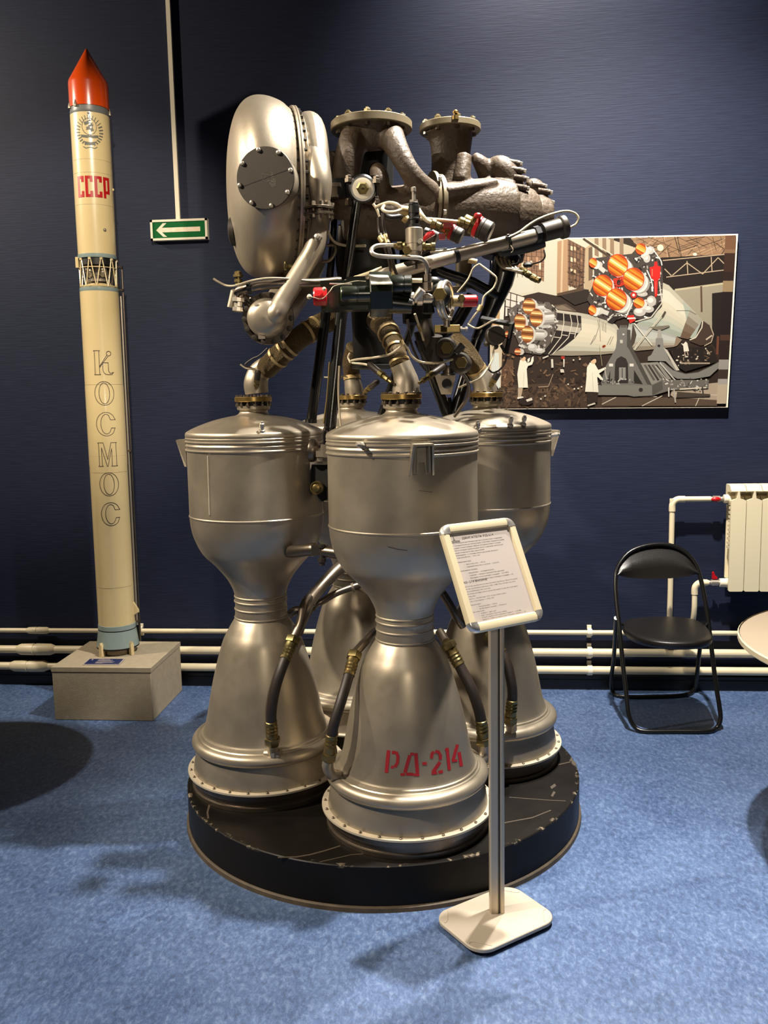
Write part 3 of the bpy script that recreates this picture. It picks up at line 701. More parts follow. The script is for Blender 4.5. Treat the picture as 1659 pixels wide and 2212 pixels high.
# ------------------------------------------------------------------ round display platform
PC = W(-.021, 3.22, 0); PZ2 = .145
def platform_mat():
    m = mk('black painted platform board', '0d0b09', .5, 0, '15110d', 5, .8, rvar=.1, spec=.18); N = m.node_tree.nodes; K = m.node_tree.links; b = N['Principled BSDF']
    tc = N.new('ShaderNodeTexCoord'); base = b.inputs['Base Color'].links[0].from_socket
    sx = N.new('ShaderNodeSeparateXYZ'); K.new(tc.outputs['Object'], sx.inputs[0])
    ln = N.new('ShaderNodeVectorMath'); ln.operation = 'LENGTH'; fl_ = N.new('ShaderNodeVectorMath'); fl_.operation = 'MULTIPLY'; fl_.inputs[1].default_value = (1, 1, 0)
    K.new(tc.outputs['Object'], fl_.inputs[0]); K.new(fl_.outputs[0], ln.inputs[0])
    rim = N.new('ShaderNodeMapRange'); rim.inputs[1].default_value = .718; rim.inputs[2].default_value = .735; K.new(ln.outputs['Value'], rim.inputs[0])
    top = N.new('ShaderNodeMapRange'); top.inputs[1].default_value = .135; top.inputs[2].default_value = .1445; K.new(sx.outputs['Z'], top.inputs[0])
    n = N.new('ShaderNodeTexNoise'); n.inputs['Scale'].default_value = 24; n.inputs['Detail'].default_value = 7; n.inputs['Roughness'].default_value = .7; K.new(tc.outputs['Object'], n.inputs['Vector'])
    th = N.new('ShaderNodeMapRange'); th.inputs[1].default_value = .55; th.inputs[2].default_value = .62; K.new(n.outputs['Fac'], th.inputs[0])
    a = N.new('ShaderNodeMath'); a.operation = 'MULTIPLY'; K.new(rim.outputs[0], a.inputs[0]); K.new(top.outputs[0], a.inputs[1])
    a2 = N.new('ShaderNodeMath'); a2.operation = 'MULTIPLY'; K.new(a.outputs[0], a2.inputs[0]); K.new(th.outputs[0], a2.inputs[1])
    mx = N.new('ShaderNodeMix'); mx.data_type = 'RGBA'; mx.inputs[7].default_value = rgb('9a8d78'); K.new(a2.outputs[0], mx.inputs[0]); K.new(base, mx.inputs[6]); K.new(mx.outputs[2], b.inputs['Base Color'])
    return m
pf = link('round_platform', mesh('round_platform', MB().lathe([(.735, .016), (.735, .142), (.732, .145), (.0001, .145)], PC, (0, 0, 1), 128), platform_mat(), PC), None, PC)
setp(pf, 'low round black platform under the rocket engine', 'platform')
obj('wooden_edging', MB().lathe([(.72, 0), (.744, 0), (.742, .013), (.736, .017), (.72, .017)], PC, (0, 0, 1), 128), M['edgewood'], pf, 'worn brown edging')
b = MB()
def fpz(x, y): return onfloor(x, y, .1452)
def scuff(pts, wd): stroke(b, dense(pts, 12), wd, lambda x, y: onfloor(x, y, .1453))
scuff([(455, 1728), (448, 1755), (450, 1768)], 4); scuff([(600, 1852), (640, 1851), (670, 1846), (700, 1838), (735, 1827)], 2.5); scuff([(1135, 1665), (1170, 1660), (1235, 1645)], 2); scuff([(1085, 1778), (1150, 1766), (1190, 1750)], 2)
scuff([(1100, 1722), (1180, 1728), (1222, 1730)], 1.2); scuff([(690, 1862), (760, 1846), (820, 1842)], 1.5); scuff([(1190, 1702), (1200, 1695)], 6); scuff([(1192, 1720), (1198, 1710)], 5); scuff([(1232, 1640), (1243, 1652)], 7)
obj('scuff_marks', b, M['scuff'], pf, 'pale scuff marks')['kind'] = 'stuff'

# ------------------------------------------------------------------ the rocket engine
EA = math.radians(12.5); EC = W(-.032, 3.21, 0)
ex = Wv(math.cos(EA), math.sin(EA), 0); ey = Wv(-math.sin(EA), math.cos(EA), 0)
def E(x, y, z): return EC + ex * x + ey * y + zz * z
eng = thing('rocket_engine', (EC[0], EC[1], PZ2), 'silver four chamber rocket engine on the round black platform', 'rocket engine')

def seg_(pts, n): return [tuple(p) for p in spline([np.array(p) for p in pts], n)]
prof = [(.252, .203), (.265, .203), (.267, .208), (.262, .24), (.256, .272), (.25, .29), (.246, .335), (.24, .341), (.235, .342), (.232, .348), (.227, .35), (.2243, .354)]
prof += seg_([(.2233, .356), (.2103, .403), (.1831, .537), (.1464, .669), (.121, .722), (.1, .757), (.0945, .764)], 4)
bead = lambda r, z, k=.0028: [(r, z - .004), (r + k, z - .0015), (r + k, z + .0015), (r, z + .004)]
prof += bead(.0945, .768) + bead(.0932, .80) + [(.0925, .812), (.0925, .82)] + bead(.0935, .828) + bead(.0925, .845)
prof += seg_([(.0935, .852), (.0965, .866), (.1044, .886), (.1215, .917), (.1586, .963), (.2001, 1.008), (.2253, 1.062), (.2345, 1.10), (.2378, 1.13)], 5)
prof += bead(.2382, 1.143, .0022) + [(.2372, 1.36), (.2375, 1.369)] + bead(.2395, 1.375) + [(.2385, 1.384)] + bead(.239, 1.39, .0018) + [(.2378, 1.398)] + bead(.2395, 1.404) + bead(.2392, 1.415, .002)
prof += seg_([(.2405, 1.42), (.241, 1.427), (.238, 1.435), (.232, 1.4395), (.22, 1.446), (.1945, 1.457), (.1681, 1.4665), (.1344, 1.477), (.0876, 1.487), (.068, 1.49)], 3)
prof += seg_([(.0613, 1.4915), (.054, 1.496), (.0495, 1.5015), (.049, 1.505), (.051, 1.509)], 3) + [(.0565, 1.5105), (.0576, 1.512), (.0576, 1.523), (.03, 1.524)]
CH = {}
chm = mesh('thrust_chamber', MB().lathe([(r, z - PZ2) for r, z in prof], seg=96), M['silver'], sharp=30)
def cm(mb, mat, name, sharp=35): return mesh(name, mb, mat, (0, 0, PZ2), sharp)
ring_m = cm(MB().lathe([(.2435 + .0245 * math.cos(a), .3155 + .0225 * math.sin(a)) for a in [2 * math.pi * k / 20 for k in range(21)]], seg=96, caps=False), M['silver'], 'manifold_ring')
ring_m.transform(Matrix.Identity(4))
exf_m = cm(MB().lathe([(.263, .208), (.286, .208), (.286, .2145), (.263, .2145), (.263, .208)], seg=96, caps=False), M['litmetal'], 'exit_flange')
sup_m = cm(MB().lathe([(.24, .146), (.272, .146), (.272, .16), (.265, .163), (.265, .182), (.274, .185), (.274, .2), (.25, .203)], seg=72), M['dsteel'], 'support_ring')
fl_m = cm(MB().lathe([(.02, 1.538), (.0635, 1.538), (.0648, 1.5395), (.0648, 1.553), (.0635, 1.5545), (.02, 1.5545)], seg=64), M['brass'], 'inlet_flange')
gas_m = cm(MB().lathe([(.05, 1.523), (.05, 1.539)], seg=40, caps=False), M['mblack'], 'gasket')
scr_m = mesh('screw', MB().lathe([(.0028, 0), (.0048, 0), (.0048, .004), (.003, .0055), (.003, .0045), (.0001, .0045)], seg=8), M['dsteel'])
stud_m = mesh('stud', MB().lathe([(.0036, -.0335), (.0062, -.033), (.0062, -.025), (.0036, -.024), (.0036, .0), (.0058, .0), (.0058, .006), (.0036, .0075)], seg=8), M['dsteel'])
for nm, (x, y) in dict(front=(0, -.43), left=(-.43, 0), right=(.43, 0), back=(0, .43)).items():
    P = E(x, y, PZ2)
    c = link('thrust_chamber', chm, eng, P - wpos(eng)); CH[nm] = (c, P)
    for n_, m_ in (('manifold_ring', ring_m), ('exit_flange', exf_m), ('support_ring', sup_m), ('inlet_flange', fl_m), ('gasket', gas_m)): link(n_, m_, c)
    for k in range(26):
        a = 2 * math.pi * k / 26 + .1; put('screw', scr_m, c, P + np.array([.2755 * math.cos(a), .2755 * math.sin(a), .2145 - PZ2]))
    for k in range(14):
        a = 2 * math.pi * k / 14 + .1; put('stud', stud_m, c, P + np.array([.0575 * math.cos(a), .0575 * math.sin(a), 1.5545 - PZ2]))
for nm in CH:
    c, P = CH[nm]
    c['label'] = {'front': 'thrust chamber marked in red, nearest the stand', 'left': 'thrust chamber nearest the rocket model', 'right': 'thrust chamber on the picture side', 'back': 'thrust chamber behind the others'}[nm]

def radius_at(z):
    for (r1, z1), (r2, z2) in zip(prof[:-1], prof[1:]):
        if min(z1, z2) <= z <= max(z1, z2) and z1 != z2: return r1 + (r2 - r1) * (z - z1) / (z2 - z1)
    return .2
def onlathe(px, py, nm, h=.0):
    c = CH[nm][1]; d0 = float(c @ f0); lo, hi = d0 - .33, d0
    g = lambda d: (lambda p: math.hypot(p[0] - c[0], p[1] - c[1]) - radius_at(p[2]) - h)(at(px, py, d))
    last = lo
    for k in range(40):
        d = lo + (hi - lo) * k / 40
        if g(d) < 0: break
        last = d
    a, b_ = last, d
    for _ in range(24):
        m_ = (a + b_) / 2
        if g(m_) > 0: a = m_
        else: b_ = m_
    return at(px, py, (a + b_) / 2)
# stencilled lettering on the front nozzle
b = MB()
J = lambda x, y: (680 + x / 2.86, 1300 + y / 2.86)
def st(pts, wd=20): stroke(b, dense([J(*p) for p in pts], 4), wd / 2.86, lambda x, y: onlathe(x, y, 'front', .0009))
st([(455, 917), (442, 1056)], 22); st([(476, 930), (501, 932)]); st([(503, 928), (514, 958), (510, 995), (494, 1022)], 19); st([(470, 1020), (488, 1022)], 17)
st([(587, 948), (556, 1056)], 21); st([(590, 940), (612, 941)], 18); st([(624, 935), (634, 1058)], 22); st([(563, 1064), (612, 1066)], 18); st([(529, 1067), (557, 1067)], 17); st([(614, 1069), (646, 1069)], 17)
st([(664, 1000), (692, 999)], 18)
st([(721, 968), (724, 940), (736, 926)], 19); st([(744, 923), (764, 928), (776, 948), (776, 976)], 19); st([(774, 990), (730, 1052)], 21); st([(722, 1060), (756, 1056)], 17); st([(764, 1054), (792, 1047)], 18)
st([(818, 902), (832, 1040)], 19); st([(806, 918), (820, 905)], 14)
st([(882, 882), (854, 978)], 19); st([(848, 984), (880, 980)], 15); st([(892, 928), (906, 1016)], 20)
obj('stencil_lettering', b, M['redpaint'], CH['front'][0], 'red stencil lettering')
b = MB(); stroke(b, dense([(838, 1181), (850, 1184), (862, 1187), (880, 1189)], 4), 1.2, lambda x, y: onlathe(x, y, 'front', .0008)); stroke(b, dense([(905, 1060), (935, 1063)], 4), .9, lambda x, y: onlathe(x, y, 'front', .0008)); obj('scratch', b, M['plate'], CH['front'][0])['kind'] = 'stuff'
# seam on the left chamber, brackets
obj('weld_seam', MB().tube([onlathe(449 + k * .5, 985 + k * 16, 'left', .0002) for k in range(9)], .0026, 8, 1), M['litmetal'], CH['left'][0])
def Q(nm, a, r, z):     # a point about a chamber axis; a = 0 faces the photographer, positive to the right
    c = CH[nm][1]; return np.array([c[0], c[1], z]) + Wv(math.sin(a), -math.cos(a), 0) * r
def bracket(nm, a, zt_=1.412, hh=.095, wd=.062):
    u_ = Wv(math.cos(a), math.sin(a), 0); n_ = Wv(math.sin(a), -math.cos(a), 0); o_ = Q(nm, a, .237, 0); b = MB()
    for s_ in (-1, 1):
        b.prism([o_ + u_ * s_ * wd / 2 + zz * zt_, o_ + u_ * s_ * wd / 2 + n_ * .034 + zz * (zt_ - .002), o_ + u_ * s_ * wd * .62 + n_ * .007 + zz * (zt_ - hh), o_ + u_ * s_ * wd * .6 + zz * (zt_ - hh)], -u_ * s_ * .006)
        b.prism([o_ + u_ * s_ * wd * .2 + n_ * .004 + zz * (zt_ - .004), o_ + u_ * s_ * wd * .28 + n_ * .02 + zz * (zt_ - .004), o_ + u_ * s_ * wd * .33 + n_ * .012 + zz * (zt_ - hh * .9), o_ + u_ * s_ * wd * .2 + n_ * .004 + zz * (zt_ - hh * .9)], u_ * s_ * .006)
    b.prism([o_ - u_ * wd / 2 + zz * zt_, o_ + u_ * wd / 2 + zz * zt_, o_ + u_ * wd / 2 + n_ * .034 + zz * (zt_ - .002), o_ - u_ * wd / 2 + n_ * .034 + zz * (zt_ - .002)], (0, 0, -.006))
    b.prism([o_ - u_ * wd * .42 + n_ * .003 + zz * zt_, o_ + u_ * wd * .42 + n_ * .003 + zz * zt_, o_ + u_ * wd * .42 + n_ * .003 + zz * (zt_ - hh * .95), o_ + u_ * wd * .2 + n_ * .003 + zz * (zt_ - hh * .95), o_ + u_ * wd * .14 + n_ * .003 + zz * (zt_ - hh * .6), o_ - u_ * wd * .14 + n_ * .003 + zz * (zt_ - hh * .6), o_ - u_ * wd * .2 + n_ * .003 + zz * (zt_ - hh * .95), o_ - u_ * wd * .42 + n_ * .003 + zz * (zt_ - hh * .95)], n_ * .004)
    obj('bracket', b, M['silver2'], CH[nm][0], sharp=20)
bracket('front', math.radians(12)); bracket('left', math.radians(-88)); bracket('right', math.radians(88))
def boss(nm, px, py, up=True):
    p = onlathe(px, py, nm); c = CH[nm][1]; n_ = np.array([p[0] - c[0], p[1] - c[1], 0]); n_ /= np.linalg.norm(n_)
    ax = n_ * .35 + zz if up else n_ + zz * .15
    b = MB().lathe([(.012, -.004), (.011, .004), (.0065, .006), (.0065, .014), (.0085, .014), (.0085, .026), (.005, .029), (.005, .033)], p, ax, 6 if not up else 10)
    obj('boss', b, M['steel'], CH[nm][0], sharp=25)
boss('left', 566, 931); boss('front', 783, 962, False); boss('right', 1102, 918); boss('right', 1130, 916); boss('right', 1033, 928); boss('right', 1190, 940, False)

# ---- hoses feeding the cooling rings
def hose(nm, pts, r, elbow, lead=None):
    """pts run from the upper fitting down to the ring fitting: (px, py, depth)"""
    c = CH[nm][0]; P = [at(*p) for p in pts]; k = [sc(p) for p in P]; R = r * k[len(k) // 2]
    n = len(P); Qs = spline(P, 8)
    obj('hose', MB().tube(P, R, 16, 8), M['rubber'], c)
    def fit(p, q, flip):
        ax = q - p; L_ = np.linalg.norm(ax); ax = ax / L_
        b = MB().lathe([(R * 1.0, -.012), (R * 1.14, -.01), (R * 1.06, 0), (R * 1.18, .006), (R * 1.06, .012), (R * 1.2, .018), (R * 1.08, .024), (R * 1.2, .03), (R * 1.1, .036), (R * 1.15, .05), (R * .95, .055)], p, ax, 18)
        b.lathe([(R * .95, .05), (R * 1.45, .052), (R * 1.5, .056), (R * 1.5, .072), (R * 1.4, .076), (R * .8, .078)], p, ax, 6)
        obj('hose_fitting', b, M['bronze'], c, sharp=25)
        return p + ax * .075, ax
    a1, ax1 = fit(Qs[4], Qs[0] + (Qs[0] - Qs[4]) * .2, 0); a2, ax2 = fit(Qs[-5], Qs[-1] + (Qs[-1] - Qs[-5]) * .2, 1)
    e = [a2] + [at(*p) for p in elbow]
    obj('ring_elbow', MB().tube(e, R * 1.1, 14, 6), M['silver2'], c)
    if lead:
        obj('feed_tube', MB().tube([a1] + [at(*p) for p in lead], R * .85, 14, 6), M['dsteel'], c)
hose('left', [(628, 1395, 2.93), (609, 1443, 2.88), (594, 1490, 2.86), (586, 1540, 2.855), (588, 1588, 2.865)], 11.5, [(589, 1612, 2.875), (591, 1632, 2.89)], [(650, 1345, 2.98), (656, 1310, 3.03), (668, 1290, 3.08)])
obj('ring_tee', MB().box(at(590, 1629, 2.872), (.012, .02, .02)).tube([at(573, 1629, 2.892), at(607, 1629, 2.878)], .017, 12, 1), M['silver2'], CH['left'][0])
hose('front', [(762, 1428, 2.78), (748, 1478, 2.72), (735, 1520, 2.68), (720, 1570, 2.66), (713, 1618, 2.665)], 11.5, [(708, 1655, 2.68), (716, 1672, 2.69), (733, 1676, 2.70)], [(790, 1385, 2.85), (805, 1368, 2.92), (822, 1360, 3.0)])
hose('front', [(978, 1412, 2.92), (999, 1450, 2.9), (1020, 1492, 2.88), (1036, 1540, 2.87), (1043, 1585, 2.87)], 12, [(1046, 1625, 2.87), (1040, 1640, 2.86), (1030, 1646, 2.85)], [(962, 1385, 2.95), (950, 1365, 3.0)])
hose('right', [(1068, 1385, 3.06), (1092, 1425, 3.03), (1103, 1465, 3.01), (1107, 1500, 3.005), (1104, 1535, 3.01)], 11, [(1104, 1560, 3.03), (1105, 1575, 3.05)], [(1050, 1350, 3.1), (1040, 1330, 3.15)])
hose('back', [(662, 1325, 3.2), (650, 1345, 3.17), (640, 1370, 3.15)], 9, [(634, 1385, 3.15), (630, 1392, 3.15)], [(690, 1302, 3.22), (725, 1282, 3.25), (762, 1268, 3.28), (782, 1262, 3.3)])
def part(name, mb, mat, label=None, parent=eng, sharp=35): return obj(name, mb, mat, parent, label, sharp)
part('drain_pipe', MB().T([(748, 1215, 3.3), (722, 1238, 3.24), (690, 1272, 3.17), (668, 1300, 3.1), (655, 1330, 3.04), (645, 1368, 2.985)], [15, 15, 14, 14, 13, 10], 18), M['dsteel'])
part('pipe_joint', MB().L((667, 1301, 3.1), Wv(-.4, -.2, -.7), [(15, -3), (17, -2), (17, 2), (15, 3)], 18).T([(659, 1318, 3.06), (640, 1318, 3.05), (625, 1328, 3.05)], 9), M['dsteel'])
part('pipe_joint', MB().T([(782, 1238, 3.3), (779, 1262, 3.3), (803, 1280, 3.32)], [8, 9, 9]).L((763, 1269, 3.28), Wv(-.9, 0, -.25), [(8, -2), (10, -2), (10, 3), (8, 3)], 14), M['silver2'])
# links between the chambers
lk = part('link_strut', MB().T([(622, 1192, 2.96), (630, 1191, 2.93), (676, 1187, 2.885)], [12, 14.5, 13.5], 18, 1).T([(700, 1191, 2.86), (752, 1198, 2.82)], 13, 18), M['dsteel'])
obj('link_yoke', MB().box(at(690, 1188, 2.87), (.05, .03, .034)).L((676, 1187, 2.885), Wv(1, -.35, 0), [(12, -6), (15, -4), (15, 4), (11, 7)], 18), M['dsteel'], lk)
obj('link_bolt', MB().L((695, 1196, 2.85), (0, 0, -1), [(8, -20), (8, -14), (5, -14), (5, 10), (9, 10), (9, 18), (6, 20), (6, 26)], 8), M['plate'], lk, sharp=25)
lk = part('link_strut', MB().L((678, 973, 2.95), Wv(1, -.15, -.1), [(25, -8), (26, -4), (24, 4), (13, 12), (12, 20)], 24), M['dsteel'])
obj('link_yoke', MB().box(at(703, 980, 2.92), (.06, .03, .02)).box(at(706, 967, 2.92), (.036, .03, .022)).box(at(702, 992, 2.93), (.05, .03, .012)), M['silver2'], lk)
p = at(700, 1040, 2.98)
bx = part('junction_box', MB().prism([at(*q) for q in ((673, 1004, 2.97), (716, 1004, 2.93), (716, 1020, 2.93), (706, 1050, 2.94), (706, 1080, 2.94), (690, 1085, 2.95), (671, 1050, 2.97))], f0 * .05), M['mblack'])
obj('brass_plug', MB().L((684, 1054, 2.93), Wv(-.15, -1, .05), [(15, -8), (15, 0), (14, 4), (12, 4), (12, 2), (8, 2), (8, 8), (6, 9), (0.01, 9)], 24), M['bronze'], bx)
part('link_strut', MB().T([(1000, 1190, 3.0), (1010, 1186, 3.05)], 12), M['dsteel'])
part('crossover_pipe', MB().T([(955, 1280, 3.1), (968, 1300, 3.1), (985, 1330, 3.1), (1000, 1352, 3.12)], 9), M['dsteel'])

# ---- turbine with its ring manifold, exhaust line and valve
TD = 3.17
tc_ = at(634, 412, TD); tk = sc(tc_); axl = -ex                       # axis runs towards the left of the picture
tp = lambda l: [(r * tk, t * tk) for r, t in l]
shell = seg_([(158, 4), (165, 14), (176, 30), (184, 58), (183, 84), (172, 104), (150, 120), (118, 131), (78, 138), (36, 141), (.01, 142)], 4)
turb = part('turbine_housing', MB().lathe(tp(shell), tc_, axl, 80), M['silver2'])
obj('turbine_flange', MB().lathe(tp([(120, -4), (166, -4), (168, -3), (168, 0), (166, .5), (166, 1.5), (168, 2), (168, 6), (160, 7), (120, 7)]), tc_, axl, 96), M['silver2'], turb, sharp=25)
tb_m = mesh('flange_bolt', MB().lathe([(.0062, -.017), (.0062, -.008), (.003, -.008), (.003, .012), (.0062, .012), (.0062, .02), (.003, .022)], seg=6), M['plate'], sharp=20)
ta, tb2, _x = basis(axl)
for k in range(44):
    a = 2 * math.pi * k / 44; put('flange_bolt', tb_m, turb, tc_ + (ta * math.cos(a) + tb2 * math.sin(a)) * 160 * tk, axl, a)
man = part('inlet_manifold', MB().lathe(tp([(133 + 26 * math.cos(a), -32 + 27 * math.sin(a)) for a in [2 * math.pi * k / 20 for k in range(21)]]), tc_, axl, 80, caps=False).lathe(tp([(150, -4), (146, -14), (140, -18), (40, -22), (40, -40), (.01, -42)]), tc_, axl, 64), M['silver2'])
obj('weld_bead', MB().lathe(tp([(152, -16 + 2.5 * math.sin(a)) if False else (150 + 3 * math.cos(a), -14 + 3 * math.sin(a)) for a in [2 * math.pi * k / 8 for k in range(9)]]), tc_, axl, 80, caps=False), M['silver2'], man)
part('back_housing', MB().lathe(tp([(70, -40), (66, -60), (50, -70), (46, -120), (60, -125)]), tc_, axl, 32), M['mblack'])
# round cover plate
n_ = Wv(-.2, -1, -.04); cpp = at(574, 385, 2.85); ck = sc(cpp)
part('outlet_stub', MB().lathe([(58 * ck, -.16), (60 * ck, -.004), (60 * ck, 0)], cpp, n_, 48), M['silver2'])
cov = part('cover_plate', MB().lathe([(64 * ck, -.004), (65 * ck, -.001), (65 * ck, .004), (64 * ck, .006), (.001, .006)], cpp, n_, 64), M['plate'], 'round dark cover plate')
ca_, cb_, _ = basis(n_)
cs_m = mesh('cover_screw', MB().lathe([(.0075, 0), (.0075, .003), (.0055, .007), (.0001, .0085)], seg=12), M['steel'])
for k in range(8):
    a = 2 * math.pi * k / 8 + .2; put('cover_screw', cs_m, cov, cpp + n_ * .006 + (ca_ * math.cos(a) + cb_ * math.sin(a)) * 59 * ck, n_)
def oncov(x, y):
    v = ray(x, y); o_ = cpp + n_ * .0066; return EYE + v * (((o_ - EYE) @ n_) / (v @ n_))
b = MB(); stroke(b, dense([(521, 404), (629, 364)], 8), 1.4, oncov); obj('scored_line', b, M['mblack'], cov)
b = MB()
rnd = random.Random(3)
for k in range(16):
    x, y = 578 + rnd.uniform(-16, 16), 383 + rnd.uniform(-12, 12); a = rnd.uniform(0, 6.28); l = rnd.uniform(3, 7); y += (x - 578) * .5
    stroke(b, dense(arc(x, y, l, l * .7, math.degrees(a), math.degrees(a) + 160, 6), 2), .5, oncov)
for k, (dx, dy) in enumerate(((12, 12),)):
    for s_ in (3, 5, 7): stroke(b, arc(578 + dx, 383 + dy, s_, s_, 0, 350, 10), .6, oncov)
obj('chalk_mark', b, mk('faint chalk', '6d6a60', .9), cov)
p2 = at(498, 500, 3.12)
part('outlet_cover', MB().L((503, 500, 3.1), Wv(-1, .1, 0), [(30, -8), (30, 2), (27, 4), (.01, 4)], 32), M['plate'])
# gas pipe: elbow, flange pair, long bent pipe to the valve
part('gas_elbow', MB().T([(673, 318, 3.0), (683, 350, 2.965), (690, 385, 2.945), (692, 415, 2.94), (691, 447, 2.945)], [24, 27, 27, 24, 20], 24), M['silver2'])
gf = part('pipe_flange', MB().L((690, 458, 2.945), (0, 0, 1), [(18, -9), (33, -9), (34, -8), (34, -4), (32, -3), (26, -2), (26, 2), (32, 3), (34, 4), (34, 8), (33, 9), (20, 9)], 40), M['dsteel'], sharp=25)
gp = at(690, 458, 2.945); gk = sc(gp)
pb_m = mesh('flange_nut', MB().lathe([(.006, -.024), (.006, -.014), (.0025, -.014), (.0025, .014), (.0075, .014), (.0075, .026), (.004, .027)], seg=6), M['silver2'], sharp=20)
for k in range(10):
    a = 2 * math.pi * k / 10; put('flange_nut', pb_m, gf, gp + np.array([math.cos(a), math.sin(a), 0]) * 28 * gk, (0, 0, 1), a)
part('exhaust_pipe', MB().T([(690, 466, 2.945), (690, 484, 2.945), (688, 505, 2.94), (677, 540, 2.93), (655, 578, 2.92), (632, 615, 2.905), (610, 651, 2.89), (594, 682, 2.88), (582, 697, 2.94)], [17, 18, 20, 21, 21, 21, 21, 21, 20], 24), M['silver2'])
part('pipe_boss', MB().L((687, 513, 2.905), Wv(-.25, -1, .15), [(9, -4), (9, 3), (6, 4), (6, 10), (4, 11), (.01, 11)], 6), M['steel'])
vn = Wv(-.06, -1, -.02)
vc = (579, 688, 2.93)
val = part('exhaust_valve', MB().L(vc, vn, [(43, 0), (42, 8)] + seg_([(42, 9), (41.5, 20), (39, 31), (31, 40), (20, 45), (.01, 48)], 3), 48), M['silver2'])
obj('valve_flange', MB().L(vc, vn, [(30, -22), (44, -18), (46, -10), (55, -9), (56, -8), (56, -2), (55, -1), (44, -1), (44, 0), (30, 0)], 56), M['dsteel'], val, sharp=25)
obj('valve_boss', MB().box(at(566, 722, 2.89), (.022, .014, .03)), M['silver2'], val)
for q in ((558, 660, 2.875), (556, 669, 2.875)): obj('valve_boss', MB().ball(at(*q), .011, 10, (1.3, 1, .8)), M['silver2'], val)
vp = at(*vc); vk = sc(vp); va_, vb_, _ = basis(vn)
vb_m = mesh('valve_bolt', MB().lathe([(.009, 0), (.009, .008), (.004, .009)], seg=6), M['plate'], sharp=20)
for k in range(14):
    a = 2 * math.pi * k / 14; put('valve_bolt', vb_m, val, vp + (va_ * math.cos(a) + vb_ * math.sin(a)) * 50.5 * vk, vn, a)
part('exhaust_duct', MB().T([(588, 690, 2.97), (610, 660, 3.1), (640, 610, 3.2), (660, 560, 3.25)], [40, 40, 42, 45], 24), M['silver2'])
# left fittings and the run of small pipe under the turbine
part('sense_pipe', MB().T([(512, 634, 2.93), (518, 627, 2.92), (535, 622, 2.9), (570, 616, 2.89), (610, 613, 2.89), (650, 612, 2.9), (690, 611, 2.92), (735, 607, 2.95)], [9, 9.5, 9.5, 10, 10, 10, 10, 10], 14), M['dsteel'])
part('pipe_clip', MB().L((538, 622, 2.9), Wv(1, 0, .15), [(11, -4), (13, -4), (13, 4), (11, 4)], 16), M['mblack'])
part('thin_line', MB().T([(461, 602, 2.9), (472, 609, 2.9), (486, 616, 2.9), (500, 618, 2.89), (515, 615, 2.88), (545, 606, 2.875), (580, 601, 2.87), (620, 602, 2.88), (680, 607, 2.9), (730, 602, 2.93)], 2.4, 8), M['wire'])
part('fitting_tower', MB().L((515, 612, 2.93), (0, 0, 1), [(7, -4), (7, 2), (9, 2), (9, 8), (5, 9), (5, 12), (11, 13), (11, 18), (8, 19), (8, 24), (4, 26)], 12), M['bronze'], sharp=25)
part('tee_fitting', MB().L((516, 650, 2.94), Wv(.1, 0, 1), [(9, -24), (13, -22), (13, -14), (10, -12), (10, -3), (15, -2), (15, 6), (10, 8), (10, 18), (7, 20)], 12), M['steel'], sharp=25)
part('tee_fitting', MB().L((503, 645, 2.95), Wv(.3, 0, 1), [(8, -20), (9, 16), (5, 20)], 12), M['silver2'])
part('angle_fitting', MB().L((538, 652, 2.95), Wv(.75, 0, -.65), [(8, -18), (11, -14), (11, -4), (14, -3), (14, 8), (10, 9), (10, 20)], 12), M['dsteel'], sharp=25)
part('drain_cock', MB().L((622, 575, 2.93), Wv(-1, -.1, 0), [(3, -14), (5, -4), (4, 0), (6, 2), (6, 7), (4, 8)], 10).L((617, 575, 2.93), (0, 0, 1), [(3, -9), (4, 0), (3, 9)], 8), M['bronze'])

# ---- twin pump casting (fused and softened like a sand casting)
def casting(name, tubes, label, vox=.006, mat='cast'):
    b = MB()
    for pts, rr in tubes: b.T(pts, rr, 20, 5)
    o = part(name, b, M[mat], label)
    m = o.modifiers.new('fuse', 'REMESH'); m.mode = 'VOXEL'; m.voxel_size = vox; m.use_smooth_shade = True
    m2 = o.modifiers.new('soften', 'SMOOTH'); m2.iterations = 4; m2.factor = .5
    return o
pumpL = casting('pump_casing', [
    ([(802, 272, 3.12), (802, 285, 3.12), (803, 300, 3.12), (804, 318, 3.13)], [80, 70, 66, 58]),
    ([(766, 292, 3.06), (757, 325, 3.04), (748, 370, 3.04), (744, 420, 3.06), (748, 455, 3.1)], [30, 31, 31, 33, 40]),
    ([(842, 290, 3.06), (858, 322, 3.0), (880, 362, 2.98), (902, 395, 3.0), (925, 420, 3.06)], [30, 25, 22, 25, 30]),
    ([(823, 420, 3.02), (822, 390, 3.0), (818, 375, 3.02), (812, 368, 3.06)], [23, 20, 19, 18]),
    ([(738, 465, 3.15), (790, 462, 3.16), (860, 462, 3.18), (910, 452, 3.2), (942, 445, 3.22)], [52, 56, 58, 56, 50]),
    ([(760, 415, 3.05), (810, 425, 3.02), (870, 422, 3.0), (920, 415, 3.05)], [16, 18, 18, 14]),
    ([(700, 362, 3.15), (745, 360, 3.15)], [33, 33]),
], 'olive brown cast pump casing with a forked inlet')
part('shade_filler', MB().T([(806, 300, 3.3), (806, 420, 3.3)], [46, 44], 24), M['mblack'])  # black filler: the shade inside the forked inlet, put into colour
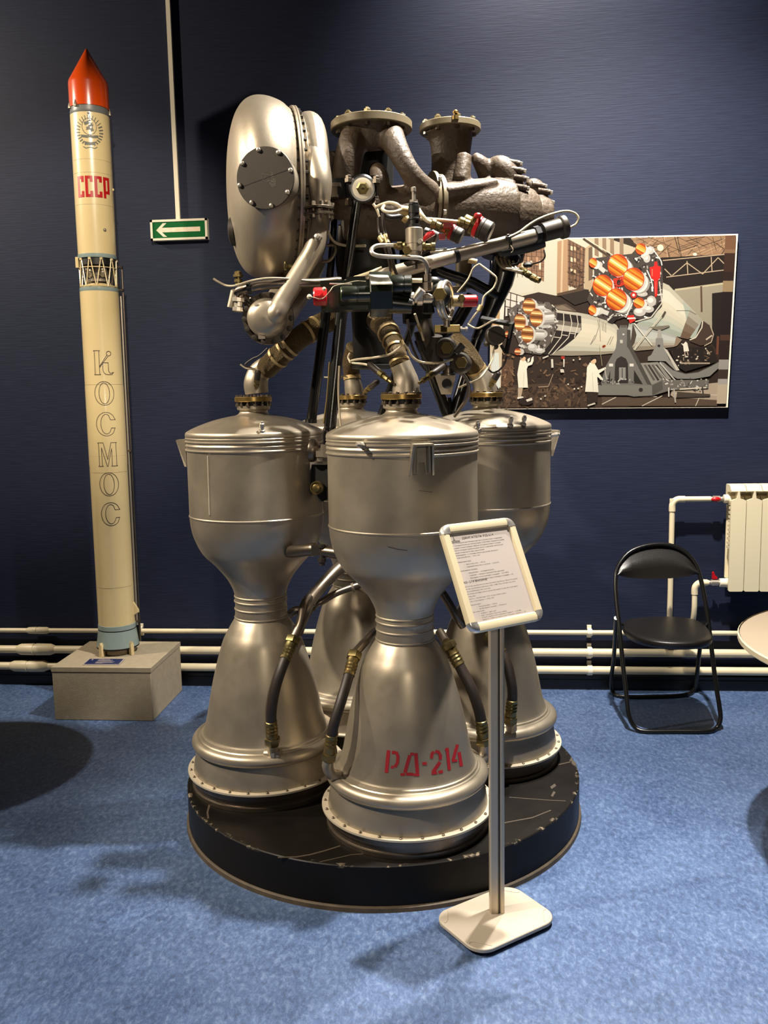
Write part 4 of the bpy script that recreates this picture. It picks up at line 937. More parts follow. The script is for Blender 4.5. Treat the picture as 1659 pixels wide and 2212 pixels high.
def inlet(c, hw, th, label, nn, rise):
    P = at(*c); k = sc(P)
    o = part('pump_inlet_flange', MB().lathe([(hw * .6 * k, -th * k), (hw * .98 * k, -th * k), (hw * k, -(th - 1.5) * k), (hw * k, -1.5 * k), (hw * .98 * k, 0), (hw * .66 * k, 0), (hw * .65 * k, rise * k), (hw * .63 * k, (rise + 1) * k), (.001, (rise + 1) * k)], P, (0, 0, 1), 64), M['castlight'], label, sharp=25)
    nm = mesh('flange_nut', MB().lathe([(.0115, 0), (.0115, .011), (.0098, .0125), (.006, .0125), (.006, .017), (.004, .018)], seg=6), M['nutbrass'], sharp=20)
    bm_ = mesh('bolt_head', MB().lathe([(.009, 0), (.009, -.011), (.005, -.012)], seg=6), M['dsteel'], sharp=20)
    for j in range(nn):
        a = 2 * math.pi * j / nn + .3; q = P + np.array([math.cos(a), math.sin(a), 0]) * hw * .82 * k
        put('flange_nut', nm, o, q, (0, 0, 1), a); put('bolt_head', bm_, o, q - zz * th * k, (0, 0, 1), a)
    return o
fL = inlet((802, 266, 3.12), 88, 17, 'left pump inlet flange', 10, 8)
fR = inlet((972, 271, 3.36), 66, 14, 'right pump inlet flange', 8, 6)
obj('lifting_eye', MB().L((984, 250, 3.25), (0, 0, 1), [(7, -8), (7, 0), (4, 1), (4, 5), (6, 6), (6, 9), (3, 12)], 10), M['brass'], fR)
pumpR = casting('pump_casing', [
    ([(972, 282, 3.36), (973, 292, 3.36), (974, 305, 3.36), (973, 350, 3.36), (968, 410, 3.36), (965, 450, 3.34)], [60, 50, 46, 41, 40, 46]),
    ([(1003, 335, 3.26), (1000, 360, 3.25), (996, 392, 3.24)], [16, 18, 20]),
    ([(1022, 335, 3.3), (1036, 350, 3.3), (1052, 372, 3.32), (1062, 400, 3.34)], [9, 16, 22, 24]),
    ([(1060, 352, 3.32), (1082, 360, 3.3), (1100, 382, 3.3), (1108, 412, 3.32), (1104, 440, 3.34)], [13, 24, 27, 25, 22]),
    ([(942, 448, 3.22), (985, 450, 3.25), (1040, 450, 3.28), (1090, 455, 3.32)], [50, 55, 62, 66]),
    ([(962, 412, 3.14), (1020, 404, 3.18), (1072, 394, 3.22)], [9, 10, 9]),
    ([(1068, 470, 3.32), (1105, 468, 3.35), (1138, 470, 3.38)], [66, 66, 60]),
    ([(1140, 405, 3.42), (1152, 400, 3.42), (1166, 412, 3.42), (1168, 432, 3.42), (1160, 450, 3.42)], [13, 15, 16, 15, 14]),
    ([(1120, 470, 3.4), (1160, 470, 3.42), (1180, 472, 3.43)], [52, 46, 42]),
], 'olive brown cast pump casing with finger bosses')
bs_m = mesh('casting_boss', MB().lathe([(.0115, -.03), (.011, .016), (.0095, .018)], seg=12), M['cast'])
nt_m = mesh('boss_nut', MB().lathe([(.0085, 0), (.0085, .009), (.004, .01)], seg=6), M['steel'], sharp=20)
bx_ = Wv(.93, .1, -.13)
for q in ((1112, 352, 3.28), (1120, 368, 3.27), (1126, 385, 3.27), (1127, 405, 3.27), (1126, 431, 3.28), (1128, 465, 3.3), (1166, 401, 3.4), (1178, 414, 3.4), (1182, 436, 3.4), (1180, 460, 3.4)):
    P = at(*q); put('casting_boss', bs_m, pumpR, P, bx_); put('boss_nut', nt_m, pumpR, P + bx_ * .018, bx_)
for q in ((944, 417, 3.16), (953, 440, 3.16)):
    pass
jf = part('joint_flange', MB().L((938, 440, 3.22), ex, [(40, -8), (66, -8), (66, -1), (40, -1)], 48).L((938, 440, 3.22), ex, [(40, 5), (60, 5), (60, 14), (40, 14)], 48), M['castlight'], sharp=25)
for q in ((948, 386, 3.12), (958, 458, 3.05)): put('joint_nut', nt_m, jf, at(*q), ex)
part('casing_web', MB().prism([at(953, 404, 3.14), at(1072, 386, 3.26), at(1074, 392, 3.26), at(955, 410, 3.14)], f0 * .02), M['cast'])

# ---- tubular thrust frame (black)
def strut(pts, r, sides=12): return part('frame_strut', MB().T(pts, r, sides, 1), M['black'])
strut([(773, 425, 2.95), (762, 500, 2.96), (748, 605, 2.98)], 10)
s1 = strut([(712, 620, 3.0), (702, 690, 3.02), (673, 906, 3.06)], 11); s2 = strut([(742, 640, 2.96), (735, 700, 2.96), (712, 930, 2.93)], 13)
obj('strut_foot', MB().L((672, 908, 3.06), (.1, 0, 1), [(8, -6), (13, -5), (13, 2), (11, 4)], 16), M['black'], s1)
obj('strut_foot', MB().L((712, 928, 2.93), (.05, 0, 1), [(13, -5), (14, -4), (14, 3), (12, 5)], 16).L((706, 950, 2.92), (0, 0, 1), [(9, -26), (10, -10), (9, 20)], 12), M['black'], s2)
obj('rod_line', MB().T([(733, 790, 2.92), (731, 850, 2.92), (736, 925, 2.9)], 2, 8), M['wire'], s2)
obj('rod_line', MB().T([(712, 782, 2.93), (706, 860, 2.92), (699, 915, 2.91)], 1.8, 8), M['bronze'], s2)
strut([(722, 470, 3.25), (716, 560, 3.25), (704, 680, 3.22)], 8)
strut([(895, 690, 3.45), (860, 790, 3.5), (822, 900, 3.55)], 8)
strut([(905, 715, 3.3), (932, 805, 3.32), (968, 900, 3.34)], 12); strut([(1045, 690, 3.4), (1008, 790, 3.38), (978, 890, 3.35)], 9)
strut([(1096, 545, 3.36), (1082, 610, 3.36), (1062, 665, 3.36), (1030, 735, 3.36)], [30, 26, 18, 13]); strut([(1030, 735, 3.36), (1000, 830, 3.36), (982, 890, 3.35)], 12)
strut([(905, 565, 3.3), (960, 590, 3.3), (1020, 610, 3.32), (1075, 640, 3.34)], 12); strut([(1020, 640, 3.38), (985, 700, 3.36), (935, 735, 3.34), (900, 750, 3.34)], 14)
gu = part('gusset_plate', MB().prism([at(*q) for q in ((938, 807, 3.26), (985, 810, 3.26), (975, 852, 3.27), (953, 852, 3.27))], f0 * .008), M['silver2'])
hole = MB().lathe([(15 * sc(at(965, 829, 3.25)) * .72, 0), (15 * sc(at(965, 829, 3.25)) * .72, .006)], at(965, 829, 3.256), -f0, 24); obj('hole', hole, M['black'], gu)
part('strut_socket', MB().L((966, 885, 3.34), (0, 0, 1), [(11, -16), (12, 0), (9, 26)], 16).L((966, 905, 3.34), (0, 0, 1), [(17, -3), (17, 3)], 16), M['black'])
part('gas_generator', MB().L((805, 735, 3.22), (0, 0, 1), [(30, -62), (46, -60), (46, -54), (40, -52), (42, -46), (44, 40), (46, 90), (30, 100)], 40), M['mblack'])
part('gas_generator_neck', MB().T([(800, 640, 3.25), (790, 560, 3.25), (780, 480, 3.22)], [60, 66, 50], 24), M['mblack'])
part('inner_frame', MB().T([(900, 700, 3.3), (905, 600, 3.3), (890, 500, 3.25)], [30, 40, 30], 20).T([(1085, 560, 3.4), (1095, 500, 3.4)], [45, 50], 24), M['mblack'])
part('tank_stub', MB().L((1002, 590, 3.42), (0, 0, 1), [(18, -32), (18, 32)], 24).L((985, 622, 3.4), (0, 0, 1), [(22, -8), (22, 0), (18, 2)], 24), M['castlight'])
# bearing that carries the frame
bn = Wv(.05, -1, -.1)
pb = part('bearing_block', MB().box(at(783, 408, 2.97), (.1, .05, .07)).L((783, 408, 2.94), bn, [(29, -10), (30, 4), (26, 8), (22, 8)], 32).box(at(735, 408, 3.0), (.06, .04, .06)), M['black'])
obj('bearing_ring', MB().L((783, 408, 2.94), bn, [(14, 4), (22, 4), (22, 10), (15, 11)], 32), M['white'], pb, 'pale bearing ring')
obj('bearing_cap', MB().L((783, 408, 2.94), bn, [(15, 6), (14, 12), (10, 15), (4, 16), (3, 20), (.01, 21)], 6), M['bronze'], pb, sharp=25)
for q in ((753, 386, 2.93), (813, 388, 2.93), (753, 436, 2.95), (812, 432, 2.95)): obj('bearing_bolt', MB().L(q, (0, 0, 1), [(9, -8), (9, 0), (7, 1), (7, 6), (4, 8)], 6), M['dsteel'], pb, sharp=20)
part('frame_bracket', MB().box(at(722, 412, 2.98), (.024, .03, .045)).box(at(726, 400, 2.97), (.03, .02, .012)), M['dsteel'])

# ---- main valve group in dark green
vx = Wv(1, .05, 0); vxm = -vx
vg = part('valve_block', MB().L((822, 636, 2.74), vx, [(46, -24), (48, -22), (48, 22), (46, 24)], 8).box(at(748, 640, 2.8), (.15, .07, .09)).T([(842, 655, 2.72), (890, 660, 2.72)], [22, 18], 16), M['green'], sharp=25)
obj('worn_plate', MB().prism([at(*q) for q in ((797, 593, 2.69), (838, 594, 2.69), (848, 612, 2.665), (802, 613, 2.665))], (0, 0, -.003)), M['worn'], vg)
obj('valve_body', MB().L((768, 635, 2.7), vxm, [(17, -34), (17, -6), (16, -5), (16, -3), (17, -2), (17, 28), (15, 31), (.01, 31)], 28), M['green'], vg)
obj('end_face', MB().L((768, 635, 2.7), vxm, [(15, 31), (14.5, 32), (.01, 32)], 28), M['greenface'], vg)
obj('valve_barrel', MB().L((865, 616, 2.72), vx, [(21, -20), (22, -18), (22, 4), (20, 5), (20, 7), (22, 8), (22, 22), (20, 24), (.01, 24)], 28), M['green'], vg)
rc = part('red_cap', MB().L((688, 641, 2.72), vxm, [(17, -18), (20, -16), (20, 8), (17, 11), (.01, 11)], 10), M['red'], 'red protective cap', sharp=30)
obj('seal_wire', MB().T([(667, 640, 2.69), (680, 643, 2.68), (690, 646, 2.685), (700, 643, 2.69), (712, 630, 2.69), (722, 618, 2.7), (748, 612, 2.7), (770, 607, 2.7), (790, 608, 2.7)], .9, 6), M['wire'], rc)
obj('lead_seal', MB().ball(at(668, 641, 2.69), .008, 8).ball(at(700, 624, 2.69), .006, 8), M['wire'], rc)
part('valve_rod', MB().T([(712, 613, 2.75), (760, 614, 2.74)], 1.8, 8, 1), M['steel'])
part('cover_strip', MB().box(at(770, 603, 2.8), (.06, .04, .012)), M['black'])
part('union_fitting', MB().L((896, 645, 2.72), vx, [(9, -12), (14, -10), (14, -2), (10, 0), (10, 4), (15, 5), (15, 16), (11, 18), (11, 40)], 12).L((905, 635, 2.68), Wv(.6, -.3, .7), [(7, -14), (9, 0), (9, 12)], 12), M['steel'], sharp=25)
rv = part('round_valve', MB().L((947, 637, 2.72), Wv(-.3, -1, .05), [(24, -26), (26, -20), (26, 0), (20, 8), (16, 10)], 32).L((925, 668, 2.74), (0, 0, -1), [(12, -10), (14, 8), (8, 10)], 8), M['mblack'])
def hexcap(c, r, mat='brass'):
    return MB().L(c, Wv(-.25, -1, .03), [(r, -6), (r, 4), (r * .9, 6), (.01, 6)], 6)
obj('hex_plug', hexcap((950, 636, 2.66), 15), M['bronze'], rv, sharp=20)
part('valve_knuckle', MB().ball(at(935, 610, 2.74), .022, 14, (1.2, 1, .8)).ball(at(958, 672, 2.76), .018, 12), M['mblack'])
cn = Wv(1, -.42, .02); b = MB(); ca2, cb2, _ = basis(cn)
for off_, rr in ((-5, 36), (4, 38)):
    c_ = at(962 + off_, 648, 2.74); k = sc(c_)
    b.tube([c_ + (ca2 * math.cos(a) + cb2 * math.sin(a)) * rr * k for a in [2 * math.pi * i / 36 for i in range(36)]], 5 * k, 10, closed=True)
part('coiled_tube', b, M['steel'])
part('coil_fitting', MB().L((965, 692, 2.74), (0, 0, -1), [(9, -8), (11, -6), (11, 0), (7, 1), (7, 14)], 12), M['silver2'])
rt = part('red_tip', MB().L((1014, 650, 2.76), vx, [(13, -14), (13, 14), (10, 17), (.01, 17)], 24), M['red'], 'red protective cap')
obj('tip_sleeve', MB().L((990, 650, 2.76), vx, [(10, -14), (12, -12), (12, 4), (14, 5), (14, 10)], 12), M['tape'], rt); obj('hex_nut', hexcap((997, 644, 2.72), 8), M['bronze'], rt, sharp=20)
mb_ = part('manifold_block', MB().box(at(966, 711, 2.85), (.082, .04, .024)), M['bronze']); bev(mb_, .002)
obj('bleed_screw', MB().L((996, 711, 2.85), vx, [(4, -4), (6, -2), (6, 2), (3, 3), (3, 8), (5, 9), (5, 14)], 8), M['steel'], mb_)
for c_, r_, nm in (((966, 751, 2.86), 14, 'a'), ((997, 783, 2.86), 13, 'b'), ((878, 470, 2.9), 0, '')):
    if r_:
        o = part('relief_valve', MB().L((c_[0] - 4, c_[1] + 1, c_[2] + .05), Wv(-.25, -1, .03), [(22, -30), (24, -10), (20, 0), (16, 2)], 24).T([(c_[0] - 22, c_[1] + 6, 2.94), (c_[0] - 5, c_[1], 2.94)], [14, 18], 14), M['plate'])
        obj('hex_plug', hexcap(c_, r_), M['bronze'], o, sharp=20)
part('valve_stack', MB().T([(940, 725, 2.95), (938, 770, 2.97), (955, 800, 2.97)], [16, 18, 14], 16).T([(920, 690, 2.95), (925, 720, 2.95), (930, 750, 2.97)], [12, 14, 12], 14).T([(985, 760, 2.9), (1000, 745, 2.9)], 8, 12), M['plate'])
part('valve_stem', MB().L((968, 806, 2.95), (0, 0, -1), [(10, -16), (12, -10), (12, 0), (16, 1), (16, 5), (8, 6)], 14), M['dsteel'])
# silver loop pipe with its nut and drop
part('loop_pipe', MB().T([(850, 530, 2.72), (830, 530, 2.72), (814, 531, 2.71), (804, 537, 2.7), (803, 545, 2.69), (811, 551, 2.685), (830, 554, 2.68), (880, 556, 2.68), (903, 557, 2.68), (915, 562, 2.685), (922, 574, 2.69), (923, 595, 2.7)], 4.6, 12), M['steel'])
part('loop_nut', hexcap((880, 541, 2.67), 10), M['bronze'], sharp=20)
part('pipe_union', MB().L((924, 592, 2.7), (0, 0, -1), [(5, -14), (8, -13), (8, -6), (6, -5), (6, 0), (8, 1), (8, 16), (6, 17), (11, 18), (11, 36)], 8), M['dsteel'], sharp=25)
part('stub_pipe', MB().T([(888, 606, 2.74), (912, 606, 2.74)], 5, 12, 1), M['cream'])
# upright regulator
rg = part('regulator', MB().L((895, 530, 2.78), (0, 0, 1), [(10, -28), (15, -22), (16, -14), (18, -13), (18, 2), (19, 3), (19, 20), (19, 34), (17, 36)], 32), M['silver2'])
obj('regulator_spring', MB().L((895, 530, 2.78), (0, 0, 1), [(14, 36), (14, 42), (11, 43), (11, 52), (13, 53), (13, 56), (11, 57), (11, 66), (12, 67), (12, 82), (10, 83), (11, 84), (11, 88), (8, 90)], 24), M['mblack'], rg, sharp=20)
obj('regulator_screw', MB().L((895, 530, 2.78), (0, 0, 1), [(9, 89), (9, 94), (4, 95), (4, 112), (5.5, 112), (5.5, 120), (4, 121)], 10), M['steel'], rg, sharp=20)
obj('side_fitting', MB().L((866, 531, 2.78), Wv(-1, 0, 0), [(7, -14), (9, -8), (7, -4), (9, 0), (9, 8), (6, 10), (6, 16)], 12), M['bronze'], rg, sharp=25)
obj('side_fitting', MB().L((924, 533, 2.78), Wv(1, 0, 0), [(8, -14), (10, -6), (7, -4), (7, 6), (9, 8), (9, 16)], 12), M['bronze'], rg, sharp=25)
obj('bleed_nut', hexcap((908, 522, 2.73), 6), M['steel'], rg)
part('mount_bracket', MB().prism([at(*q) for q in ((872, 566, 2.8), (910, 556, 2.8), (918, 562, 2.8), (880, 572, 2.8))], (0, 0, -.006)).L((897, 570, 2.79), (0, 0, -1), [(8, -8), (8, 0), (5, 1), (5, 10)], 8), M['plate'])
# electrical connectors
def conn(c, ax, r, body, ring, lab):
    o = part('connector', MB().L(c, ax, [(r * .5, -r * 1.6), (r * .62, -r * 1.5), (r * .62, -r * .9), (r * .95, -r * .7), (r * .95, -r * .25), (r * .9, -r * .2)], 20), M['bronze'], sharp=25)
    obj('red_ring', MB().L(c, ax, [(r * .98, -r * .35), (r * 1.04, -r * .3), (r * 1.04, r * .0), (r * .98, r * .05)], 20, ), M['red'], o, 'red locking ring')
    obj('shell', MB().L(c, ax, [(r * .95, 0), (r, .1 * r), (r, r * .35), (r * .95, r * .4), (r, r * .45), (r, r * 1.1), (r * .85, r * 1.3), (r * .01, r * 1.3)], 20), M['plate'], o, sharp=25)
    return o
cx_ = Wv(.85, -.15, -.45)
c1 = conn((978, 503, 2.86), cx_, 17, 0, 0, ''); c2 = conn((1034, 491, 2.9), cx_, 23, 0, 0, '')
obj('red_tab', MB().ball(at(1032, 466, 2.87), .011, 10, (1.2, 1, .9)).T([(1034, 470, 2.87), (1032, 482, 2.87)], 4, 8), M['red'], c2, 'red locking tab')
obj('red_tab', MB().box(at(968, 487, 2.83), (.03, .02, .016)).ball(at(974, 490, 2.83), .01, 8), M['red'], c1, 'red locking tab')
part('connector', MB().L((928, 508, 2.88), cx_, [(12, -14), (13, -4), (10, 0), (14, 2), (14, 18)], 16), M['plate'])
part('red_sleeve', MB().T([(915, 517, 2.85), (926, 508, 2.84), (938, 503, 2.84)], [6, 7, 5], 10).box(at(955, 512, 2.84), (.02, .02, .016)), M['red'], 'red sleeve')
part('signal_cable', MB().T([(904, 452, 2.85), (912, 465, 2.84), (922, 476, 2.84), (936, 482, 2.84)], 4.5, 10), M['wire']); part('signal_cable', MB().T([(908, 472, 2.86), (950, 475, 2.86), (998, 480, 2.88)], 3.6, 10), M['wire'])
part('backshell', MB().L((940, 485, 2.845), Wv(.9, -.05, -.4), [(7, -10), (10, -8), (10, 0), (8, 2), (8, 12)], 16), M['bronze'], sharp=25)
part('backshell', MB().L((1000, 481, 2.88), Wv(.95, 0, -.3), [(7, -12), (11, -8), (11, 2), (9, 4), (9, 14)], 16), M['bronze'], sharp=25)
part('cable_loop', MB().T([(812, 448, 2.85), (826, 442, 2.83), (842, 438, 2.82), (858, 442, 2.81), (866, 452, 2.81), (852, 458, 2.8), (836, 458, 2.8), (826, 452, 2.81), (830, 444, 2.82)], 3.8, 10), M['wire'])
part('cable_loop', MB().T([(824, 450, 2.82), (828, 464, 2.83), (842, 470, 2.85), (862, 468, 2.86), (878, 460, 2.88)], 6.5, 12), M['mblack'])
part('taped_joint', MB().T([(862, 452, 2.83), (880, 456, 2.84)], [9, 11], 12).T([(872, 470, 2.86), (880, 476, 2.86)], [9, 9], 12), M['tape'])
for k, pts in enumerate(([(826, 460, 2.82), (828, 485, 2.82), (832, 505, 2.82), (838, 525, 2.8), (846, 555, 2.8), (852, 580, 2.82), (860, 600, 2.84)], [(818, 470, 2.84), (820, 500, 2.84), (826, 518, 2.82), (834, 540, 2.82), (842, 565, 2.83), (846, 590, 2.85)], [(806, 440, 2.86), (814, 452, 2.86), (820, 468, 2.86)])):
    part('cable', MB().T(pts, (3.6, 4.6, 3)[k], 10), M['rubber'] if k != 2 else M['wire'])
part('taped_joint', MB().T([(832, 508, 2.815), (838, 526, 2.8)], [5.5, 5.5], 12, 1).T([(822, 512, 2.82), (830, 524, 2.81)], [8, 8], 12, 1).T([(848, 588, 2.84), (853, 598, 2.84)], [8, 8], 12, 1), M['tape'])
# the long slanting actuator rod
rod_ax = at(1222, 489, 3.02) - at(870, 585, 2.9)
ar = part('actuator_rod', MB().T([(700, 628, 2.9), (780, 606, 2.9), (868, 584, 2.9), (1000, 548, 2.94), (1160, 507, 3.0)], [9, 12, 15, 14.5, 14], 20, 1), M['silver2'])
obj('rod_collar', MB().L((985, 552, 2.935), rod_ax, [(15, -5), (16, -4), (16, 4), (15, 5)], 20), M['mblack'], ar)
obj('rod_collar', MB().L((1098, 523, 2.97), rod_ax, [(14, -3), (15, 0), (14, 3)], 20), M['mblack'], ar)
obj('rod_nut', MB().L((1162, 506, 3.0), rod_ax, [(13, -8), (18, -7), (18, 4), (16, 6), (20, 8)], 8), M['mblack'], ar, sharp=25)
obj('rod_cylinder', MB().L((1192, 497, 3.01), rod_ax, [(16, -24), (20, -22), (21, 18), (24, 20), (25, 22), (25, 31), (23, 33), (.01, 33)], 32), M['plate'], ar)
obj('rod_bolt', MB().L((1098, 514, 2.95), Wv(-.1, -.5, 1), [(6, -4), (6, 4), (3, 5), (3, 8)], 6), M['plate'], ar); obj('clamp_tail', MB().T([(1103, 530, 2.94), (1108, 540, 2.94), (1104, 546, 2.94)], 1.2, 6), M['wire'], ar)
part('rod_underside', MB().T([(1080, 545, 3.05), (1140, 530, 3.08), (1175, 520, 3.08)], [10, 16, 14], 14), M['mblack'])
part('sheathed_cable', MB().T([(930, 545, 2.88), (985, 538, 2.9), (1040, 526, 2.93), (1085, 517, 2.95), (1120, 502, 2.97), (1142, 486, 2.98), (1162, 474, 2.99), (1190, 463, 3.0), (1220, 456, 3.01), (1240, 460, 3.02), (1249, 470, 3.02), (1246, 482, 3.02), (1236, 489, 3.02), (1222, 494, 3.02)], 2.6, 10), M['wire'])
part('cable', MB().T([(900, 560, 2.88), (915, 547, 2.88), (935, 540, 2.89), (965, 537, 2.89)], 1.8, 8), M['rubber'])
part('thin_pipe', MB().T([(758, 604, 2.85), (790, 594, 2.85), (825, 578, 2.85)], [5, 5.5, 3], 12), M['cream'])
part('thin_pipe', MB().T([(700, 460, 3.05), (705, 490, 3.05), (720, 520, 3.05), (745, 530, 3.05), (790, 531, 3.03)], 3, 10), M['wire'])
part('thin_pipe', MB().T([(706, 530, 3.0), (722, 530, 3.0), (724, 545, 3.0), (712, 562, 3.0), (696, 566, 3.0)], 3.6, 10), M['dsteel'])
# row of small unions at the right
for k in range(7):
    x, y, d = 1128 + 5.2 * k, 584 + 3.2 * k + (k % 2) * 2, 3.25 - .01 * k
    o = part('small_union', MB().L((x, y, d), Wv(.6, -.5, -.4), [(3, -10), (6.5, -8), (6.5, -2), (5, -1), (6.5, 0), (6.5, 8), (4, 9), (.01, 9)], 8), M['bronze'], sharp=25)
    if k < 5: obj('union_tube', MB().T([(1072 + 9 * k, 556 + 2 * k, 3.3), (1078 + 9 * k, 570 + 2 * k, 3.28), (1092 + 8 * k, 580 + 2 * k, 3.26), (x - 4, y - 3, d)], 2.6, 8), M['wire'], o)
part('cable', MB().T([(1175, 540, 3.15), (1177, 555, 3.15), (1168, 565, 3.17), (1150, 570, 3.2)], 1.8, 8), M['rubber'])
part('sensor_lead', MB().T([(1115, 545, 3.15), (1124, 560, 3.15), (1118, 570, 3.17), (1106, 572, 3.2)], 2.6, 8).ball(at(1140, 572, 3.2), .014, 8, (1.3, 1, .8)), M['mblack'])
# gauge on its angle bracket, right
gb = part('gauge_bracket', MB().T([(1040, 688, 3.16), (1110, 701, 3.1)], 6, 4, 1).T([(1107, 699, 3.1), (1093, 764, 3.12)], 5, 4, 1).T([(1082, 745, 3.12), (1092, 762, 3.12)], 3.5, 4, 1), M['mblack'], sharp=20)
gu_ = obj('gauge', MB().L((1071, 724, 3.1), Wv(.2, -1, .1), [(19, -16), (21, -12), (21, 2), (19, 4), (.01, 4)], 32).ball(at(1052, 742, 3.12), .012, 8).ball(at(1070, 748, 3.12), .012, 8), M['plate'], gb)
part('gauge_lead', MB().T([(1066, 748, 3.1), (1064, 775, 3.08), (1050, 800, 3.06), (1035, 818, 3.04), (1018, 826, 3.05), (990, 838, 3.1)], 2.2, 8), M['wire'])
part('gauge_lead', MB().T([(1055, 798, 3.12), (1065, 805, 3.12), (1078, 800, 3.1), (1090, 785, 3.1), (1094, 770, 3.1)], 2, 8), M['rubber'])
part('cable', MB().T([(1010, 700, 3.1), (1024, 708, 3.1), (1036, 708, 3.1), (1060, 695, 3.05), (1075, 690, 3.05)], 2, 8), M['wire'])
part('cable', MB().T([(1035, 570, 3.1), (1022, 580, 3.1), (1010, 605, 3.1), (988, 632, 3.1)], 2, 8), M['wire'])
part('cable', MB().T([(1035, 570, 3.1), (1062, 590, 3.1), (1072, 602, 3.1), (1066, 622, 3.1), (1046, 640, 3.1), (1040, 662, 3.1), (1026, 680, 3.1), (1012, 700, 3.12)], 2.2, 8), M['wire'])
part('taped_joint', MB().T([(1034, 672, 3.1), (1040, 660, 3.1)], 6, 12, 1).T([(1012, 562, 3.05), (1030, 566, 3.05)], 6, 12, 1), M['tape'])

# ---- braided propellant hoses and elbows above the chambers
def braided(elb, er, brd, br, bands, dep_label):
    o = part('inlet_elbow', MB().T(elb, er, 24), M['silver2'])
    obj('braided_hose', MB().T(brd, br, 24), M['braid'], o)
    P = [at(*p) for p in brd]; Qs = spline(P, 10); rr = br if not hasattr(br, '__len__') else None
    for f_, wpx in bands:
        i = min(int(f_ * (len(Qs) - 1)), len(Qs) - 2); ax = Qs[i + 1] - Qs[i]; k = sc(Qs[i]); R = (rr or np.interp(f_, np.linspace(0, 1, len(br)), br)) * k
        obj('hose_clamp', MB().lathe([(R * .98, -wpx * k), (R * 1.07, -wpx * k), (R * 1.07, wpx * k), (R * .98, wpx * k)], Qs[i], ax, 28, caps=False), M['tape'], o)
    return o
cL, cF, cB, cR = (CH[n][1] for n in ('left', 'front', 'back', 'right'))
dz = lambda n: float(CH[n][1] @ f0)
braided([(555, 850, dz('left')), (553, 828, dz('left')), (560, 806, dz('left')), (578, 790, dz('left') - .02)], [25, 26, 24, 22],
        [(574, 797, 3.1), (600, 772, 3.06), (632, 742, 3.04), (665, 718, 3.04), (705, 695, 3.08), (730, 688, 3.12)], [23, 24, 24, 24, 24, 24], [(.2, 3), (.30, 3), (.36, 3), (.6, 3), (.68, 3)], '')
braided([(877, 850, dz('front')), (877, 826, dz('front')), (872, 805, dz('front')), (864, 786, dz('front'))], [30, 28, 24, 23],
        [(866, 792, 2.8), (858, 765, 2.82), (848, 738, 2.86), (834, 710, 2.92), (815, 690, 3.0)], [22, 20, 22, 24, 25], [(.12, 3), (.36, 3), (.5, 3), (.66, 3)], '')
braided([(766, 855, dz('back')), (764, 838, dz('back')), (760, 818, dz('back'))], [20, 20, 17],
        [(761, 818, dz('back')), (759, 800, dz('back')), (758, 780, dz('back') - .05), (765, 750, dz('back') - .1)], 18, [(.05, 4)], '')
braided([(1049, 858, dz('right')), (1047, 835, dz('right')), (1038, 812, dz('right')), (1024, 792, dz('right'))], [26, 25, 23, 21],
        [(1030, 800, 3.3), (1018, 778, 3.28), (1002, 755, 3.27), (975, 730, 3.28)], 21, [(.05, 3)], '')
def sensor(a, b_, r=5):
    A, B_ = at(*a), at(*b_); ax = B_ - A; L_ = np.linalg.norm(ax); k = sc(A); R = r * k
    o = part('temperature_probe', MB().lathe([(R * .6, 0), (R * .6, L_ * .12), (R * 1.1, L_ * .13), (R * 1.1, L_ * .26), (R * .7, L_ * .27), (R * .7, L_ * .34), (R * 1.3, L_ * .35), (R * 1.3, L_ * .5)], A, ax, 8), M['bronze'], sharp=25)
    obj('probe_sleeve', MB().lathe([(R * 1.2, L_ * .5), (R * 1.25, L_ * .55), (R * 1.2, L_ * .92), (R * .5, L_)], A, ax, 12), M['rubber'], o)
sensor((553, 840, 3.05), (558, 800, 3.03), 5.5); sensor((846, 826, 2.76), (795, 785, 2.86), 6); sensor((905, 828, 2.76), (962, 788, 2.84), 6); sensor((786, 848, 3.5), (818, 822, 3.4), 5); sensor((1058, 836, 3.2), (1078, 802, 3.18), 6)
part('probe_lead', MB().T([(557, 800, 3.03), (540, 797, 3.02), (530, 795, 3.02), (519, 787, 3.02)], 1.8, 8), M['wire']); part('probe_lead', MB().T([(552, 798, 3.03), (538, 793, 3.03), (530, 787, 3.03), (545, 775, 3.03), (560, 768, 3.02), (578, 752, 3.01)], 1.8, 8), M['rubber'])
part('probe_lead', MB().T([(800, 790, 2.86), (782, 786, 2.9), (762, 784, 2.92), (758, 780, 2.92), (775, 776, 2.9), (805, 773, 2.84), (840, 766, 2.78), (862, 752, 2.77), (870, 742, 2.77), (880, 752, 2.78), (890, 770, 2.8), (910, 782, 2.84), (950, 784, 2.84), (978, 776, 2.86)], 2.6, 8), M['wire'])
part('probe_lead', MB().T([(757, 784, 2.92), (752, 772, 2.93), (756, 762, 2.93)], 2, 8), M['wire']); part('probe_lead', MB().T([(750, 815, 3.1), (742, 812, 3.08), (735, 818, 3.05), (722, 816, 2.95), (700, 815, 2.95)], 1.8, 8), M['wire'])
part('taped_joint', MB().T([(866, 735, 2.76), (870, 745, 2.76)], 5, 10, 1).T([(903, 700, 2.85), (910, 716, 2.85)], 5, 10, 1), M['tape'])
part('cable', MB().T([(896, 678, 2.82), (903, 698, 2.84), (910, 718, 2.86), (915, 735, 2.88)], 2.6, 8), M['wire'])
part('bent_tube', MB().T([(992, 800, 3.02), (1008, 820, 3.04), (1013, 840, 3.06), (1008, 862, 3.08), (996, 880, 3.1), (982, 900, 3.12)], 4, 12), M['dsteel'])
